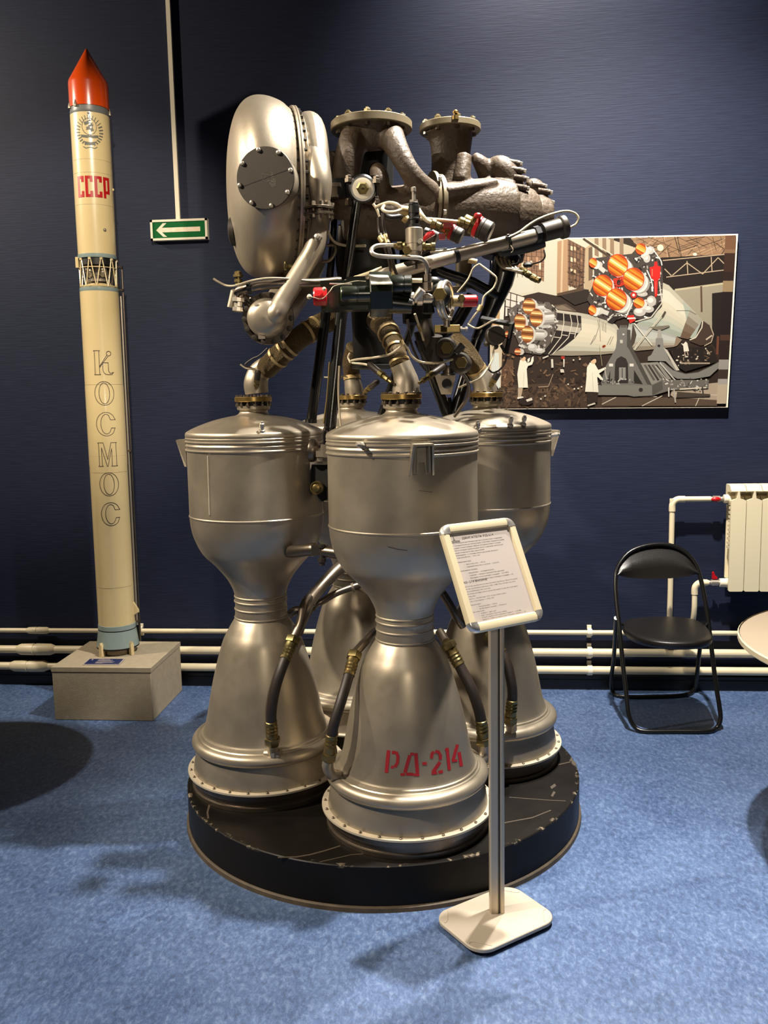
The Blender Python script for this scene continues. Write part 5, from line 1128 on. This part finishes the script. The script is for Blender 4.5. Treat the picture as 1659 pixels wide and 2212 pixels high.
part('cable', MB().T([(880, 690, 2.95), (888, 740, 2.96), (905, 780, 2.98), (920, 800, 3.0)], 3, 8).T([(905, 735, 2.93), (912, 760, 2.93), (930, 790, 2.95)], 2.4, 8).T([(935, 755, 2.9), (930, 775, 2.9), (940, 790, 2.9)], 2, 8), M['rubber'])

# ------------------------------------------------------------------ the photograph board on the wall (flat print: polygons in printed colours)
PQ = [(1062.5, 519.5), (1591, 507), (1569, 880), (1056, 884)]
POFF = .034
pc4 = [onwall(x, y, POFF) for x, y in PQ]
pic = setp(obj('photo_board', MB().prism([onwall(x, y, .01) for x, y in PQ], (0, -(POFF - .0105), 0)), M['board']), 'large framed-less photo board of rockets in an assembly hall on the wall', 'picture')
pic['label'] = 'large unframed photo board of rockets in an assembly hall, on navy wall'
class Print:
    def __init__(s): s.v = []; s.f = []; s.c = []; s.n = 0; s.hold = False
    def poly(s, pts, col, cv=None):
        s.n += 0 if s.hold else 1; o_ = POFF + .0002 + s.n * .000006; k = len(s.v)
        s.v += [tuple(onwall(x, y, o_)) for x, y in pts]; s.f.append(tuple(range(k, k + len(pts))))
        c = tuple(.5 * q for q in rgb(col)[:3]) + (1,)
        s.c += [c] * len(pts)
    def line(s, pts, wd, col):
        for (x1, y1), (x2, y2) in zip(pts[:-1], pts[1:]):
            l = math.hypot(x2 - x1, y2 - y1) + 1e-6; nx, ny = -(y2 - y1) / l * wd / 2, (x2 - x1) / l * wd / 2
            s.poly([(x1 + nx, y1 + ny), (x2 + nx, y2 + ny), (x2 - nx, y2 - ny), (x1 - nx, y1 - ny)], col)
    def ell(s, cx_, cy_, rx_, ry, col, n=26, rot=0.0):
        s.poly([(cx_ + rx_ * math.cos(a) * math.cos(rot) - ry * math.sin(a) * math.sin(rot), cy_ + rx_ * math.cos(a) * math.sin(rot) + ry * math.sin(a) * math.cos(rot)) for a in [2 * math.pi * i / n for i in range(n)]], col)
    def strip(s, pts1, pts2, cols):                     # bands between two polylines
        n = len(cols); s.n += 1; s.hold = True
        for i, c in enumerate(cols):
            t0, t1 = i / n, (i + 1) / n
            a = [(p[0] + (q[0] - p[0]) * t0, p[1] + (q[1] - p[1]) * t0) for p, q in zip(pts1, pts2)]
            b_ = [(p[0] + (q[0] - p[0]) * t1, p[1] + (q[1] - p[1]) * t1) for p, q in zip(pts1, pts2)]
            s.poly(a + b_[::-1], c)
        s.hold = False
    def nozzle(s, cx_, cy_, rx_, ry, rim, bands, ang):
        """an open nozzle seen from its mouth: rim, then reflecting bands across the bowl"""
        s.ell(cx_, cy_, rx_, ry, rim); q = .93; n = len(bands); ca, sa = math.cos(ang), math.sin(ang)
        s.n += 1; s.hold = True
        for i, c in enumerate(bands):
            t0, t1 = -1 + 2 * i / n, -1 + 2 * (i + 1) / n; pts = []
            for t in np.linspace(t0, t1, 4): pts.append((math.sqrt(max(0, 1 - t * t)), t))
            for t in np.linspace(t1, t0, 4): pts.append((-math.sqrt(max(0, 1 - t * t)), t))
            s.poly([(cx_ + rx_ * q * (x * ca - y * sa), cy_ + ry * q * (x * sa + y * ca)) for x, y in pts], c)
        s.hold = False
    def specks(s, poly, n, cols, size, seed=1):
        r = random.Random(seed); xs = [p[0] for p in poly]; ys = [p[1] for p in poly]; k = 0
        while k < n:
            x, y = r.uniform(min(xs), max(xs)), r.uniform(min(ys), max(ys)); ins = False; j = len(poly) - 1
            for i in range(len(poly)):
                if (poly[i][1] > y) != (poly[j][1] > y) and x < (poly[j][0] - poly[i][0]) * (y - poly[i][1]) / (poly[j][1] - poly[i][1]) + poly[i][0]: ins = not ins
                j = i
            if not ins: continue
            k += 1; a = r.uniform(0, 3.14); l, h = r.uniform(.5, 1.6) * size, r.uniform(.25, .6) * size; ca, sa = math.cos(a), math.sin(a)
            s.poly([(x + ca * l - sa * h, y + sa * l + ca * h), (x - ca * l - sa * h, y - sa * l + ca * h), (x - ca * l + sa * h, y - sa * l - ca * h), (x + ca * l + sa * h, y + sa * l - ca * h)], r.choice(cols))
A0 = lambda *p: [(1040 + x / 2.68, 480 + y / 2.68) for x, y in p]
A3 = lambda *p: [(1160 + x / 5.184, 500 + y / 5.184) for x, y in p]
A4 = lambda *p: [(1060 + x / 5.53, 660 + y / 5.53) for x, y in p]
A5 = lambda *p: [(1300 + x / 5.53, 640 + y / 5.53) for x, y in p]
A1 = lambda *p: [(1520 + x / 5.144, 490 + y / 5.144) for x, y in p]
pr_ = Print()
ins = lambda k: [(x + (1324 - x) * k, y + (698 - y) * k) for x, y in PQ]
pr_.poly(ins(.006), '33261d')
# building wall, pillars and windows
pr_.poly(A0((70, 110), (720, 90), (720, 330), (600, 395), (430, 425), (330, 405), (60, 470)), 'c9c2aa')
pr_.poly(A0((70, 110), (330, 100), (300, 400), (62, 440)), 'cdc8b4')
pr_.poly(A0((190, 120), (365, 105), (362, 345), (330, 330), (195, 290)), '8d6a50')
for k in range(6):
    x = 205 + 28 * k; pr_.line(A0((x, 150), (x + 4, 320)), 1.2, '4a3424')
for k in range(6): pr_.line(A0((195, 165 + 26 * k), (362, 175 + 28 * k)), 1, '4a3424')
for k in range(9): pr_.poly(A0((214 + 17 * k, 200 + (k % 3) * 22), (226 + 17 * k, 202 + (k % 3) * 22), (226 + 17 * k, 250 + (k % 2) * 25), (214 + 17 * k, 248 + (k % 2) * 25)), ('b98d6c', 'd9c6a8', '5f4734')[k % 3])
pr_.poly(A0((440, 112), (502, 96), (505, 425), (435, 425)), 'ad8a68'); pr_.line(A0((470, 105), (462, 425)), 4, 'c9b08c')
pr_.poly(A0((500, 97), (602, 150), (592, 400), (500, 365)), '7b5c45')
for k in range(5): pr_.line(A0((512 + 20 * k, 108 + 9 * k), (510 + 19 * k, 365 + 7 * k)), 1.3, '38271b')
for k in range(8): pr_.line(A0((500, 128 + 33 * k), (598, 160 + 32 * k)), 1.1, '38271b')
for k in range(12): pr_.poly(A0((516 + 19 * (k % 4), 135 + 66 * (k // 4) + 4 * (k % 4)), (528 + 19 * (k % 4), 140 + 66 * (k // 4) + 4 * (k % 4)), (528 + 19 * (k % 4), 165 + 66 * (k // 4)), (516 + 19 * (k % 4), 160 + 66 * (k // 4))), ('d6c3a2', 'a27a58', '4f3a2b', 'c9ae88')[(k * 7) % 4])
pr_.specks(A0((505, 240), (595, 260), (590, 400), (505, 365)), 40, ['3a291d', '5a4230', '6b4f3a'], 3, 4)
pr_.poly(A0((602, 150), (642, 120), (645, 405), (595, 400)), 'b59e7c'); pr_.poly(A0((620, 150), (642, 140), (645, 330), (620, 340)), '6a5644')
pr_.poly(A0((580, 93), (720, 90), (900, 150), (1000, 240), (900, 330), (720, 160)), 'bfb196')
for x in (655, 700, 745, 800): pr_.poly(A0((x, 92), (x + 22, 92), (x + 24, 200 + (x - 655) * .6), (x, 190 + (x - 655) * .6)), '8d755c')
pr_.line(A0((590, 95), (740, 200), (900, 330)), 5, '4a392b'); pr_.line(A0((600, 92), (760, 190)), 2, 'd8cdb4')
# roof and hangar
pr_.poly(A0((860, 90), (1425, 76), (1425, 200), (1050, 210), (940, 170)), '9b7a5b')
rr_ = random.Random(5)
for k in range(46):
    x = rr_.uniform(880, 1420); y = rr_.uniform(85, 190); a = rr_.choice((-.35, -.3, .5, 1.4, -.9)); l = rr_.uniform(40, 120)
    pr_.line([A0((min(max(x - l * math.cos(a), 880), 1420), min(max(y - l * math.sin(a), 84), 205)))[0], A0((min(x + l * math.cos(a), 1420), min(max(y + l * math.sin(a), 84), 205)))[0]], rr_.uniform(.5, 1.5), rr_.choice(('3b2a1e', '2c1f16', '5a412e', 'c8a67f')))
pr_.ell(*A0((1036, 148))[0], 7, 7, 'f5e3b8'); pr_.ell(*A0((1236, 186))[0], 4.5, 3, 'f2e6cc')
pr_.poly(A0((1040, 205), (1425, 185), (1425, 355), (1100, 400), (1030, 330)), '241a14')
for p in (((1050, 222), (1420, 185)), ((1070, 318), (1420, 275)), ((1105, 308), (1190, 235), (1280, 300), (1370, 205), (1420, 255)), ((1190, 225), (1195, 300)), ((1330, 200), (1335, 285)), ((1060, 270), (1100, 310))): pr_.line(A0(*p), 2, 'bda688')
pr_.poly(A0((1100, 395), (1425, 350), (1425, 400), (1335, 412), (1338, 620), (1250, 560), (1115, 440)), '9f967f'); pr_.line(A0((1120, 392), (1420, 352)), 4, 'c2b594'); pr_.line(A0((1272, 370), (1275, 520)), 4, '5e4536')
pr_.poly(A0((1335, 412), (1425, 400), (1425, 820), (1335, 700)), '1f1611'); pr_.line(A1((160, 1215), (150, 1420)), 5, '6a3f2b')
# floor
pr_.poly(A4((90, 960), (700, 930), (1300, 960), (1660, 1090), (1660, 1215), (100, 1218)), '4b392b')
pr_.specks(A4((110, 640), (1300, 620), (1300, 960), (120, 1200)), 130, ['4c3828', '5e4633', '2a1d15', '765a42'], 4, 8)
pr_.specks(A4((110, 980), (1250, 970), (1250, 1205), (120, 1210)), 120, ['5c4734', '3a2b20', '67503b'], 5, 9)
pr_.poly(A4((100, 640), (270, 650), (265, 960), (100, 970)), '5b422f'); pr_.specks(A4((100, 520), (280, 520), (270, 960), (100, 970)), 50, ['8a6a4c', '3a2a1e', '6d5038'], 3.5, 11)
pr_.poly(A5((850, 1090), (1390, 1030), (1385, 1245), (900, 1245), (820, 1180)), 'b3a18a'); pr_.poly(A5((0, 1200), (900, 1210), (1380, 1240), (1380, 1310), (0, 1310)), '5c4a3a')
for p in (((0, 1290), (170, 1205)), ((480, 1310), (720, 1190)), ((1120, 1310), (1200, 1130)), ((850, 1160), (1380, 1180)), ((440, 1190), (660, 1200))): pr_.line(A5(*p), 1.8, 'cfc3ac')
# left pillar strips
pr_.poly(A0((58, 430), (108, 425), (104, 620), (56, 610)), 'c39c6c'); pr_.poly(A0((108, 425), (136, 422), (124, 640), (104, 640)), 'dcdac6')
pr_.poly(A0((50, 620), (124, 620), (112, 960), (50, 900)), 'c9b79a'); pr_.poly(A0((56, 760), (100, 755), (108, 950), (100, 965), (58, 900)), 'd3d7cd')
pr_.poly(A0((143, 398), (250, 432), (235, 520), (138, 545)), 'd5cfbf')
for p in (((143, 400), (250, 434)), ((142, 445), (240, 470)), ((140, 488), (220, 505)), ((170, 410), (164, 540)), ((205, 420), (200, 530))): pr_.line(A0(*p), 2, '4b352a')
pr_.poly(A0((150, 500), (190, 500), (190, 545), (150, 545)), '2f231c'); pr_.poly(A0((192, 492), (232, 488), (232, 525), (195, 530)), 'cf3a20')
# rear rocket
pr_.poly(A0((440, 415), (560, 385), (620, 390), (640, 450), (540, 480)), '2c231d'); pr_.line(A0((440, 420), (590, 385)), 6, '54402f')
R1 = A0((1000, 470), (1040, 345), (1085, 365), (1278, 565)); R2 = A0((900, 590), (960, 610), (1090, 650), (1200, 678))
pr_.strip(R1, R2, ['bdb6a0', 'd8d1ba', 'dcd4bc', 'd5ccb2', 'cfc6ac', 'c2bfa8', 'b2b6a4', '9fa594'])
pr_.poly(A0((1165, 455), (1278, 565), (1235, 675), (1150, 660), (1190, 580)), 'a9b0a0'); pr_.strip(A0((1210, 500), (1278, 565)), A0((1150, 668), (1200, 678)), ['a6a08c', '8c8070', '75624f', '6a5442'])
pr_.poly(A0((1280, 568), (1325, 600), (1343, 650), (1325, 700), (1270, 715), (1205, 690), (1240, 670)), '46342a'); pr_.line(A0((1281, 570), (1276, 610), (1240, 668), (1205, 682)), 2.2, 'ddd3bb'); pr_.line(A0((1325, 600), (1344, 650), (1330, 695), (1290, 716)), 2, 'b9a78c'); pr_.line(A0((1300, 680), (1335, 655)), 3, 'c8b79c')
pr_.line(A0((1130, 512), (1200, 512), (1245, 535)), 1.2, '5b5143')
# front rocket
pr_.strip(A4((780, 60), (1020, 80), (1300, 130), (1500, 230), (1560, 330)), A4((700, 595), (960, 600), (1100, 595), (1300, 588), (1470, 570)), ['b7b09c', 'cac2aa', 'd6ccb2', 'd9cfb4', 'd7ccb1', 'd2c8ae', 'c9c3ab', 'b9b5a0', '8f8572'])
pr_.strip(A5((330, 310), (420, 330), (700, 410), (900, 480)), A5((240, 650), (400, 655), (700, 625), (860, 605)), ['a5a69a', 'b9bbb0', 'bcbdb0', 'b3b2a3', 'a79f8c', '8b7d6b'])
pr_.poly(A5((890, 480), (960, 520), (900, 590), (860, 605)), '8c7660'); pr_.poly(A5((370, 320), (415, 460), (390, 560), (330, 650), (350, 500)), '4a3e34')
pr_.poly(A4((720, 0), (900, -20), (1020, 60), (1015, 85), (800, 60)), '5a4a3c'); pr_.poly(A4((760, 20), (860, -5), (980, 60), (830, 50)), '7d6d5a'); pr_.line(A4((730, -10), (800, 62), (1010, 90)), 2, 'cfc6b2')
dk = A4((795, 85), (1080, 125), (1085, 285), (1000, 395), (860, 505), (705, 592), (610, 582), (715, 470), (780, 300)); pr_.poly(dk, '261d19')
pr_.poly(A4((785, 222), (1082, 268), (1060, 330), (770, 292)), 'b7ae9c'); pr_.poly(A4((790, 170), (1083, 215), (1082, 268), (786, 222)), '6d6256')
for p in (((870, 96), (875, 200), (840, 380), (690, 580)), ((950, 108), (970, 215), (930, 380), (740, 580)), ((1030, 118), (1045, 220), (1000, 385)), ((755, 375), (835, 385)), ((850, 350), (920, 360)), ((940, 330), (1010, 338))): pr_.line(A4(*p), 1.6, 'd6ccb6')
for p in (((1280, 170), (1290, 260), (1250, 390), (1190, 470)), ((1300, 160), (1310, 430)), ((1330, 190), (1335, 300)), ((1350, 195), (1355, 310)), ((1375, 210), (1375, 320)), ((1440, 370), (1390, 470)), ((1465, 370), (1420, 470)), ((1250, 350), (1190, 470))): pr_.line(A4(*p), 1.2, '7b7262')
pr_.ell(*A4((1352, 488))[0], 4.5, 3, 'b5552a', rot=-.5); pr_.ell(*A4((1352, 488))[0], 2.5, 1.6, '3d241a', rot=-.5)
# left engine cluster
en_ = A4((200, 60), (380, -60), (700, -40), (795, 90), (780, 300), (700, 470), (600, 590), (380, 560), (280, 330)); pr_.poly(en_, '5d544b')
pr_.specks(en_, 150, ['cdc6ba', 'a39b90', '3a322c', 'e3ddd2', '7b736a', '2b2420'], 3.6, 21)
for c in ((650, 120, 95, 85), (640, 230, 70, 40), (590, 340, 90, 60), (500, 20, 70, 50), (500, 500, 60, 45), (590, 540, 60, 30)):
    q = A4((c[0], c[1]))[0]; pr_.ell(q[0], q[1], c[2] / 5.53, c[3] / 5.53, 'b9b4a9'); pr_.ell(q[0] - 2, q[1] - 2.5, c[2] / 9, c[3] / 11, 'd6d2c8')
for x1, y1, x2, y2, w_ in ((520, 170, 760, 150, 150), (420, 350, 640, 360, 120), (440, 40, 640, 30, 90)): pr_.strip(A4((x1, y1 - w_ / 2), (x2, y2 - w_ / 2)), A4((x1, y1 + w_ / 2), (x2, y2 + w_ / 2)), ['8f887d', 'd9d5cb', 'c4bfb4', 'a8a297', '857d72'])
BR = ['6e3f1c', 'c08a4a', 'f0c988', '9a5f2c', '6a3a18', '8a4f22', 'd59a52', 'f6dca0', 'a8682f', '7a441d']
for cx_, cy_, rx_, ry in ((275, 487, 38, 47), (222, 580, 35, 50), (266, 648, 36, 50), (318, 552, 38, 52)):
    q = A0((cx_, cy_))[0]; pr_.ell(q[0] + 5, q[1] + 1, rx_ / 2.68, ry / 2.68, 'c9c2b4'); pr_.nozzle(q[0], q[1], rx_ / 2.68, ry / 2.68, '9c4a20', BR, .06)
for cx_, cy_, rx_, ry in ((210, 750, 19, 20), (148, 648, 12, 18)):
    q = A0((cx_, cy_))[0]; pr_.ell(q[0] + 6, q[1], rx_ / 2.4, ry / 2.8, 'c2bbae'); pr_.nozzle(q[0], q[1], rx_ / 2.68, ry / 2.68, 'c23a1c', ['8a3a1c', 'd98a4a', 'efc890', '6a2f18', 'b8622c'], .05)
# right engine cluster
en2 = A3((640, 300), (790, 280), (1060, 250), (1150, 150), (1280, 170), (1400, 330), (1410, 560), (1400, 800), (1300, 960), (1180, 990), (980, 960), (830, 1010), (680, 960), (560, 760), (640, 560)); pr_.poly(en2, '463d36')
pr_.specks(en2, 190, ['d6d0c4', 'a8a095', '2b2420', 'ebe6dc', '776f66', '1d1815'], 3.6, 33)
pr_.poly(A3((1230, 900), (1400, 770), (1400, 830), (1270, 970)), '231b17'); pr_.line(A3((1370, 560), (1400, 800), (1280, 960), (1100, 1010)), 2.5, 'cfc7b4')
for c in ((1280, 780, 55, 60), (1250, 870, 60, 40), (1150, 900, 70, 50), (1270, 210, 45, 45), (700, 890, 55, 40), (690, 370, 45, 35), (1230, 300, 40, 50), (1180, 700, 60, 30)):
    q = A3((c[0], c[1]))[0]; pr_.ell(q[0], q[1], c[2] / 5.184, c[3] / 5.184, 'bcb6aa'); pr_.ell(q[0] - 2, q[1] - 2, c[2] / 8.5, c[3] / 10, 'e0dbd0')
for x1, y1, x2, y2, w_ in ((700, 400, 760, 450, 50), (1180, 300, 1260, 200, 60), (700, 880, 800, 920, 50), (790, 1000, 900, 950, 40)): pr_.line(A3((x1, y1), (x2, y2)), w_ / 5.184, 'c9c3b6')
OR = ['a9410c', 'd3690f', 'e88a24', 'c25a0c', 'f0a548', 'f9dfa0', 'f3b85a', 'd06a12', 'b04a0c', 'e2861e', 'c75f0e', '9a3a0a']
for cx_, cy_, rx_, ry in ((905, 380, 116, 128), (735, 605, 112, 122), (1080, 535, 122, 130), (890, 760, 117, 126)):
    q = A3((cx_, cy_))[0]; sx_, sy_ = rx_ / 5.184, ry / 5.184
    for k, c in ((3, '9b9488'), (2, 'e3ddd0'), (1, 'c7c0b3')): pr_.ell(q[0] + 5.2 * k, q[1] + 3.4 * k, sx_ * (1 - .05 * k), sy_ * (1 - .05 * k), c, rot=.2)
    pr_.nozzle(q[0], q[1], sx_, sy_, 'c2340f', OR, .55)
for cx_, cy_, rx_, ry in ((1162, 196, 60, 64), (628, 350, 46, 56), (620, 880, 46, 56), (1142, 800, 62, 62)):
    q = A3((cx_, cy_))[0]; pr_.ell(q[0] + 7, q[1] + 4, rx_ / 5.8, ry / 5.8, 'd9d3c7'); pr_.nozzle(q[0], q[1], rx_ / 5.184, ry / 5.184, 'd0391a', OR[::2], .5)
pr_.poly(A3((850, 530), (960, 500), (975, 600), (870, 640)), 'b9301c'); pr_.ell(*A3((915, 570))[0], 4, 6, '2a1c18'); pr_.specks(A3((850, 530), (960, 500), (975, 600), (870, 640)), 14, ['e85a3c', '7a1a10', '2a1c18'], 2, 40)
pr_.poly(A3((1262, 400), (1310, 390), (1315, 340), (1345, 335), (1352, 385), (1385, 395), (1378, 520), (1352, 548), (1347, 720), (1320, 738), (1308, 545), (1272, 512)), 'd6221a'); pr_.line(A3((1290, 420), (1290, 500)), 2, 'f0705a'); pr_.line(A3((1330, 560), (1328, 700)), 1.2, 'ee6a56')
pr_.ell(*A3((1082, 712))[0], 6.5, 7, 'c42a1a'); pr_.ell(*A3((1082, 712))[0], 3, 3, 'e8d8cc'); pr_.poly(A3((1010, 940), (1085, 935), (1100, 1000), (1040, 1030)), 'cf2a1c'); pr_.line(A3((1010, 975), (1095, 970)), 3, 'efe9dc')
for p in (((1230, 430), (1280, 540), (1300, 640)), ((1300, 200), (1390, 330), (1400, 380)), ((1000, 950), (1070, 800))): pr_.line(A3(*p), 2.2, 'e6e0d4')
pr_.poly(A3((790, 1010), (850, 950), (930, 945), (850, 1030)), '2b221d')
# stays and cradles
pr_.line(A5((385, 320), (600, 585)), 2.4, 'd9d2bd'); pr_.line(A5((725, 230), (560, 420), (385, 640)), 4.2, 'd2cab4'); pr_.line(A5((725, 230), (560, 420), (385, 640)), 1, '8b8372'); pr_.line(A5((760, 180), (720, 250)), 4, '4b4136')
pr_.poly(A5((560, 370), (800, 345), (815, 360), (720, 400), (650, 400)), '77705f'); pr_.poly(A5((670, 400), (705, 400), (720, 500), (660, 500)), 'a29d90')
pr_.poly(A5((645, 500), (730, 500), (740, 610), (810, 760), (930, 885), (880, 890), (760, 775), (550, 772), (550, 725), (590, 700), (640, 600)), '87847b'); pr_.poly(A5((735, 610), (780, 640), (930, 885), (890, 885)), 'c2bba8'); pr_.ell(*A5((682, 592))[0], 3, 3, '2b2723')
pr_.poly(A5((800, 620), (1320, 600), (1390, 780), (1000, 900), (900, 840)), '211812'); pr_.specks(A5((830, 640), (1320, 620), (1320, 760), (900, 830)), 40, ['6f5843', 'a58f74', '3c2c21', 'd8ccb8'], 2.6, 51); pr_.line(A5((940, 800), (1290, 800)), 3, 'a99a83')
pr_.poly(A5((690, 780), (740, 790), (850, 880), (1000, 925), (1150, 905), (1300, 835), (1400, 780), (1400, 855), (1290, 955), (1100, 988), (900, 985), (810, 930)), '7f7c74'); pr_.line(A5((740, 790), (850, 880), (1000, 925), (1150, 905), (1300, 835), (1400, 780)), 1.6, '45403a')
pr_.poly(A5((440, 800), (670, 785), (830, 985), (590, 1060)), '8c887d')
for k in range(4): pr_.poly(A5((500 + 45 * k, 820), (525 + 45 * k, 815), (640 + 50 * k, 1000), (615 + 50 * k, 1010)), '3b352e' if k % 2 else '5b554c')
pr_.line(A5((690, 790), (900, 1030)), 3, 'b9b4a8'); pr_.line(A5((640, 830), (780, 1000)), 2, 'b2ada0')
pr_.poly(A5((590, 1060), (720, 1000), (1280, 1000), (1270, 1100), (830, 1120), (600, 1190)), '6d685f'); pr_.specks(A5((700, 985), (1280, 985), (1260, 1110), (830, 1130)), 40, ['b9b2a4', '3b352e', '8f897d', 'd8d2c4'], 2.6, 61)
pr_.line(A5((930, 1110), (1250, 1090)), 3, 'd3c7b0'); pr_.line(A5((1200, 1080), (1215, 1200)), 3, '3b332b'); pr_.poly(A5((900, 1140), (1300, 1170), (1290, 1195), (890, 1210)), '4a3f35'); pr_.line(A5((860, 1100), (880, 1270)), 3, 'b5ad9f'); pr_.line(A5((800, 1090), (800, 1200)), 3, 'c9c3b6')
pr_.poly(A5((180, 400), (205, 395), (220, 345), (300, 345), (305, 395), (342, 402), (345, 520), (365, 610), (590, 1060), (602, 1185), (380, 1200), (290, 1180), (0, 1180), (-10, 1030), (50, 830), (165, 625), (180, 520)), '716e66')
pr_.poly(A5((300, 400), (342, 402), (345, 520), (365, 610), (600, 1065), (540, 1050), (330, 640), (300, 600)), '4a463f'); pr_.poly(A5((-60, 1060), (600, 1065), (602, 1185), (-60, 1180)), '7c796f'); pr_.poly(A5((600, 1065), (720, 1010), (730, 1110), (602, 1185)), '55514a')
pr_.poly(A5((150, 1040), (158, 800), (180, 745), (232, 716), (288, 745), (312, 800), (316, 1040)), '2f2a25'); pr_.poly(A5((205, 850), (285, 850), (285, 1000), (205, 1000)), '8b8880'); pr_.poly(A5((240, 860), (248, 860), (248, 970), (240, 970)), '1d1916')
pr_.poly(A5((385, 880), (490, 1052), (380, 1040)), '29241f'); pr_.poly(A5((102, 880), (97, 1040), (58, 1040)), '29241f'); pr_.specks(A5((-50, 970), (390, 990), (390, 1050), (-50, 1050)), 26, ['c4bfb3', '2b2520', '9b968b'], 2.4, 71)
for x in (110, 356): pr_.poly(A5((x - 24, 805), (x + 24, 805), (x + 24, 838), (x - 24, 838)), 'ded8c8')
pr_.ell(*A5((258, 455))[0], 2, 2, 'cfcabd'); pr_.poly(A5((215, 520), (250, 520), (250, 560), (220, 560)), 'bdb8aa'); pr_.ell(*A5((466, 1118))[0], 4.5, 4.5, '2f2a26'); pr_.poly(A5((222, 345), (298, 345), (292, 372), (226, 372)), '57534b')
# people in white coats
CT = 'e9e2cb'
pr_.poly(A4((350, 650), (415, 655), (440, 690), (478, 672), (490, 620), (512, 605), (512, 660), (495, 705), (445, 722), (430, 760), (445, 980), (330, 982), (318, 820), (335, 720)), CT); pr_.line(A4((395, 800), (392, 970)), 1, 'c9c0a6')
pr_.poly(A4((440, 640), (470, 620), (465, 660), (440, 690)), CT); pr_.ell(*A4((388, 632))[0], 5.5, 6, 'd9b48c'); pr_.poly(A4((360, 600), (410, 592), (420, 620), (400, 610), (365, 640)), '1f1712'); pr_.poly(A4((325, 985), (385, 985), (362, 1095), (325, 1100)), 'b39d82'); pr_.poly(A4((318, 1095), (380, 1085), (395, 1100), (320, 1118)), 'e0d8c4')
pr_.poly(A4((1185, 680), (1240, 690), (1285, 770), (1372, 735), (1378, 755), (1292, 812), (1345, 880), (1335, 895), (1272, 850), (1288, 1035), (1128, 1030), (1145, 850), (1150, 740)), 'ece5ce'); pr_.line(A4((1215, 800), (1225, 1030)), 1, 'cbc2a8')
pr_.ell(*A4((1228, 662))[0], 6, 6.5, 'dcb78f'); pr_.poly(A4((1190, 650), (1200, 610), (1270, 618), (1272, 638), (1230, 640), (1200, 665)), '191310'); pr_.poly(A4((1150, 1040), (1286, 1040), (1272, 1155), (1155, 1192)), '33271f'); pr_.poly(A4((1155, 1190), (1240, 1160), (1255, 1175), (1160, 1205)), 'd8cfbc')
pr_.line(A4((1360, 745), (1385, 880)), 2, 'b5aca0'); pr_.line(A4((1300, 480), (1330, 720)), 1, 'b3a684')
pr_.poly(A5((945, 560), (975, 570), (1000, 540), (1022, 560), (1042, 655), (980, 662), (972, 590)), 'e4dcc8'); pr_.line(A5((995, 665), (988, 705)), 2.4, 'a78f76'); pr_.line(A5((1020, 660), (1032, 705)), 2.4, 'a78f76')
for p in (((720, 640), (745, 640), (750, 740), (725, 745)), ((830, 760), (870, 760), (880, 800), (835, 800)), ((865, 640), (885, 640), (880, 735), (868, 735))): pr_.poly(A4(*p), 'cfc6b4')
pr_.poly(A4((840, 605), (885, 605), (880, 640), (845, 640)), 'a5301f'); pr_.line(A4((620, 630), (690, 600)), 2.5, 'd8d0be'); pr_.line(A4((570, 972), (690, 965), (745, 820)), 1.4, 'a8927a')
for x, y in ((1000, 995), (1045, 990), (1085, 970), (925, 940), (600, 1115), (650, 1080), (990, 650), (1065, 640)): pr_.ell(*A4((x, y))[0], 2, 1.6, 'dcd2be', 10)
pr_.ell(*A4((420, 1145))[0], 16, 8, '2a1f19'); pr_.poly(A4((420, 1125), (490, 1100), (500, 1130), (435, 1150)), 'd9cfbb')
# the smeared strip at the right-hand end of the print
for y0, y1, c in ((98, 250, '76533a'), (250, 292, '86654a'), (292, 500, '3a241a'), (500, 600, '2b1a14'), (600, 722, '97805f'), (722, 1200, '1e1412'), (1200, 1262, '4a3022'), (1262, 1475, '291a14'), (1475, 1585, '989289'), (1585, 1690, '3b2d25'), (1690, 1750, 'a8a199'), (1750, 1965, 'bfae94')):
    e1 = lambda y: 247 - y * .052; e2 = lambda y: 362 - (y - 95) * .0605
    pr_.poly(A1((e1(y0), y0), (e2(y0), y0), (e2(y1), y1), (e1(y1), y1)), c)
me = bpy.data.meshes.new('printed_photograph')
org = wpos(pic); me.from_pydata([tuple(np.array(v) - org) for v in pr_.v], [], pr_.f); me.update()
ca = me.color_attributes.new('ink', 'FLOAT_COLOR', 'POINT')
ca.data.foreach_set('color', np.array(pr_.c, 'f').ravel())
pm = bpy.data.materials.new('printed photograph'); pm.use_nodes = True
N_ = pm.node_tree.nodes; at_ = N_.new('ShaderNodeAttribute'); at_.attribute_name = 'ink'
pm.node_tree.links.new(at_.outputs['Color'], N_['Principled BSDF'].inputs['Base Color']); N_['Principled BSDF'].inputs['Roughness'].default_value = .7; N_['Principled BSDF'].inputs['Specular IOR Level'].default_value = .15
me.materials.append(pm)
o_ = link('printed_photograph', me, pic); o_['kind'] = 'stuff'
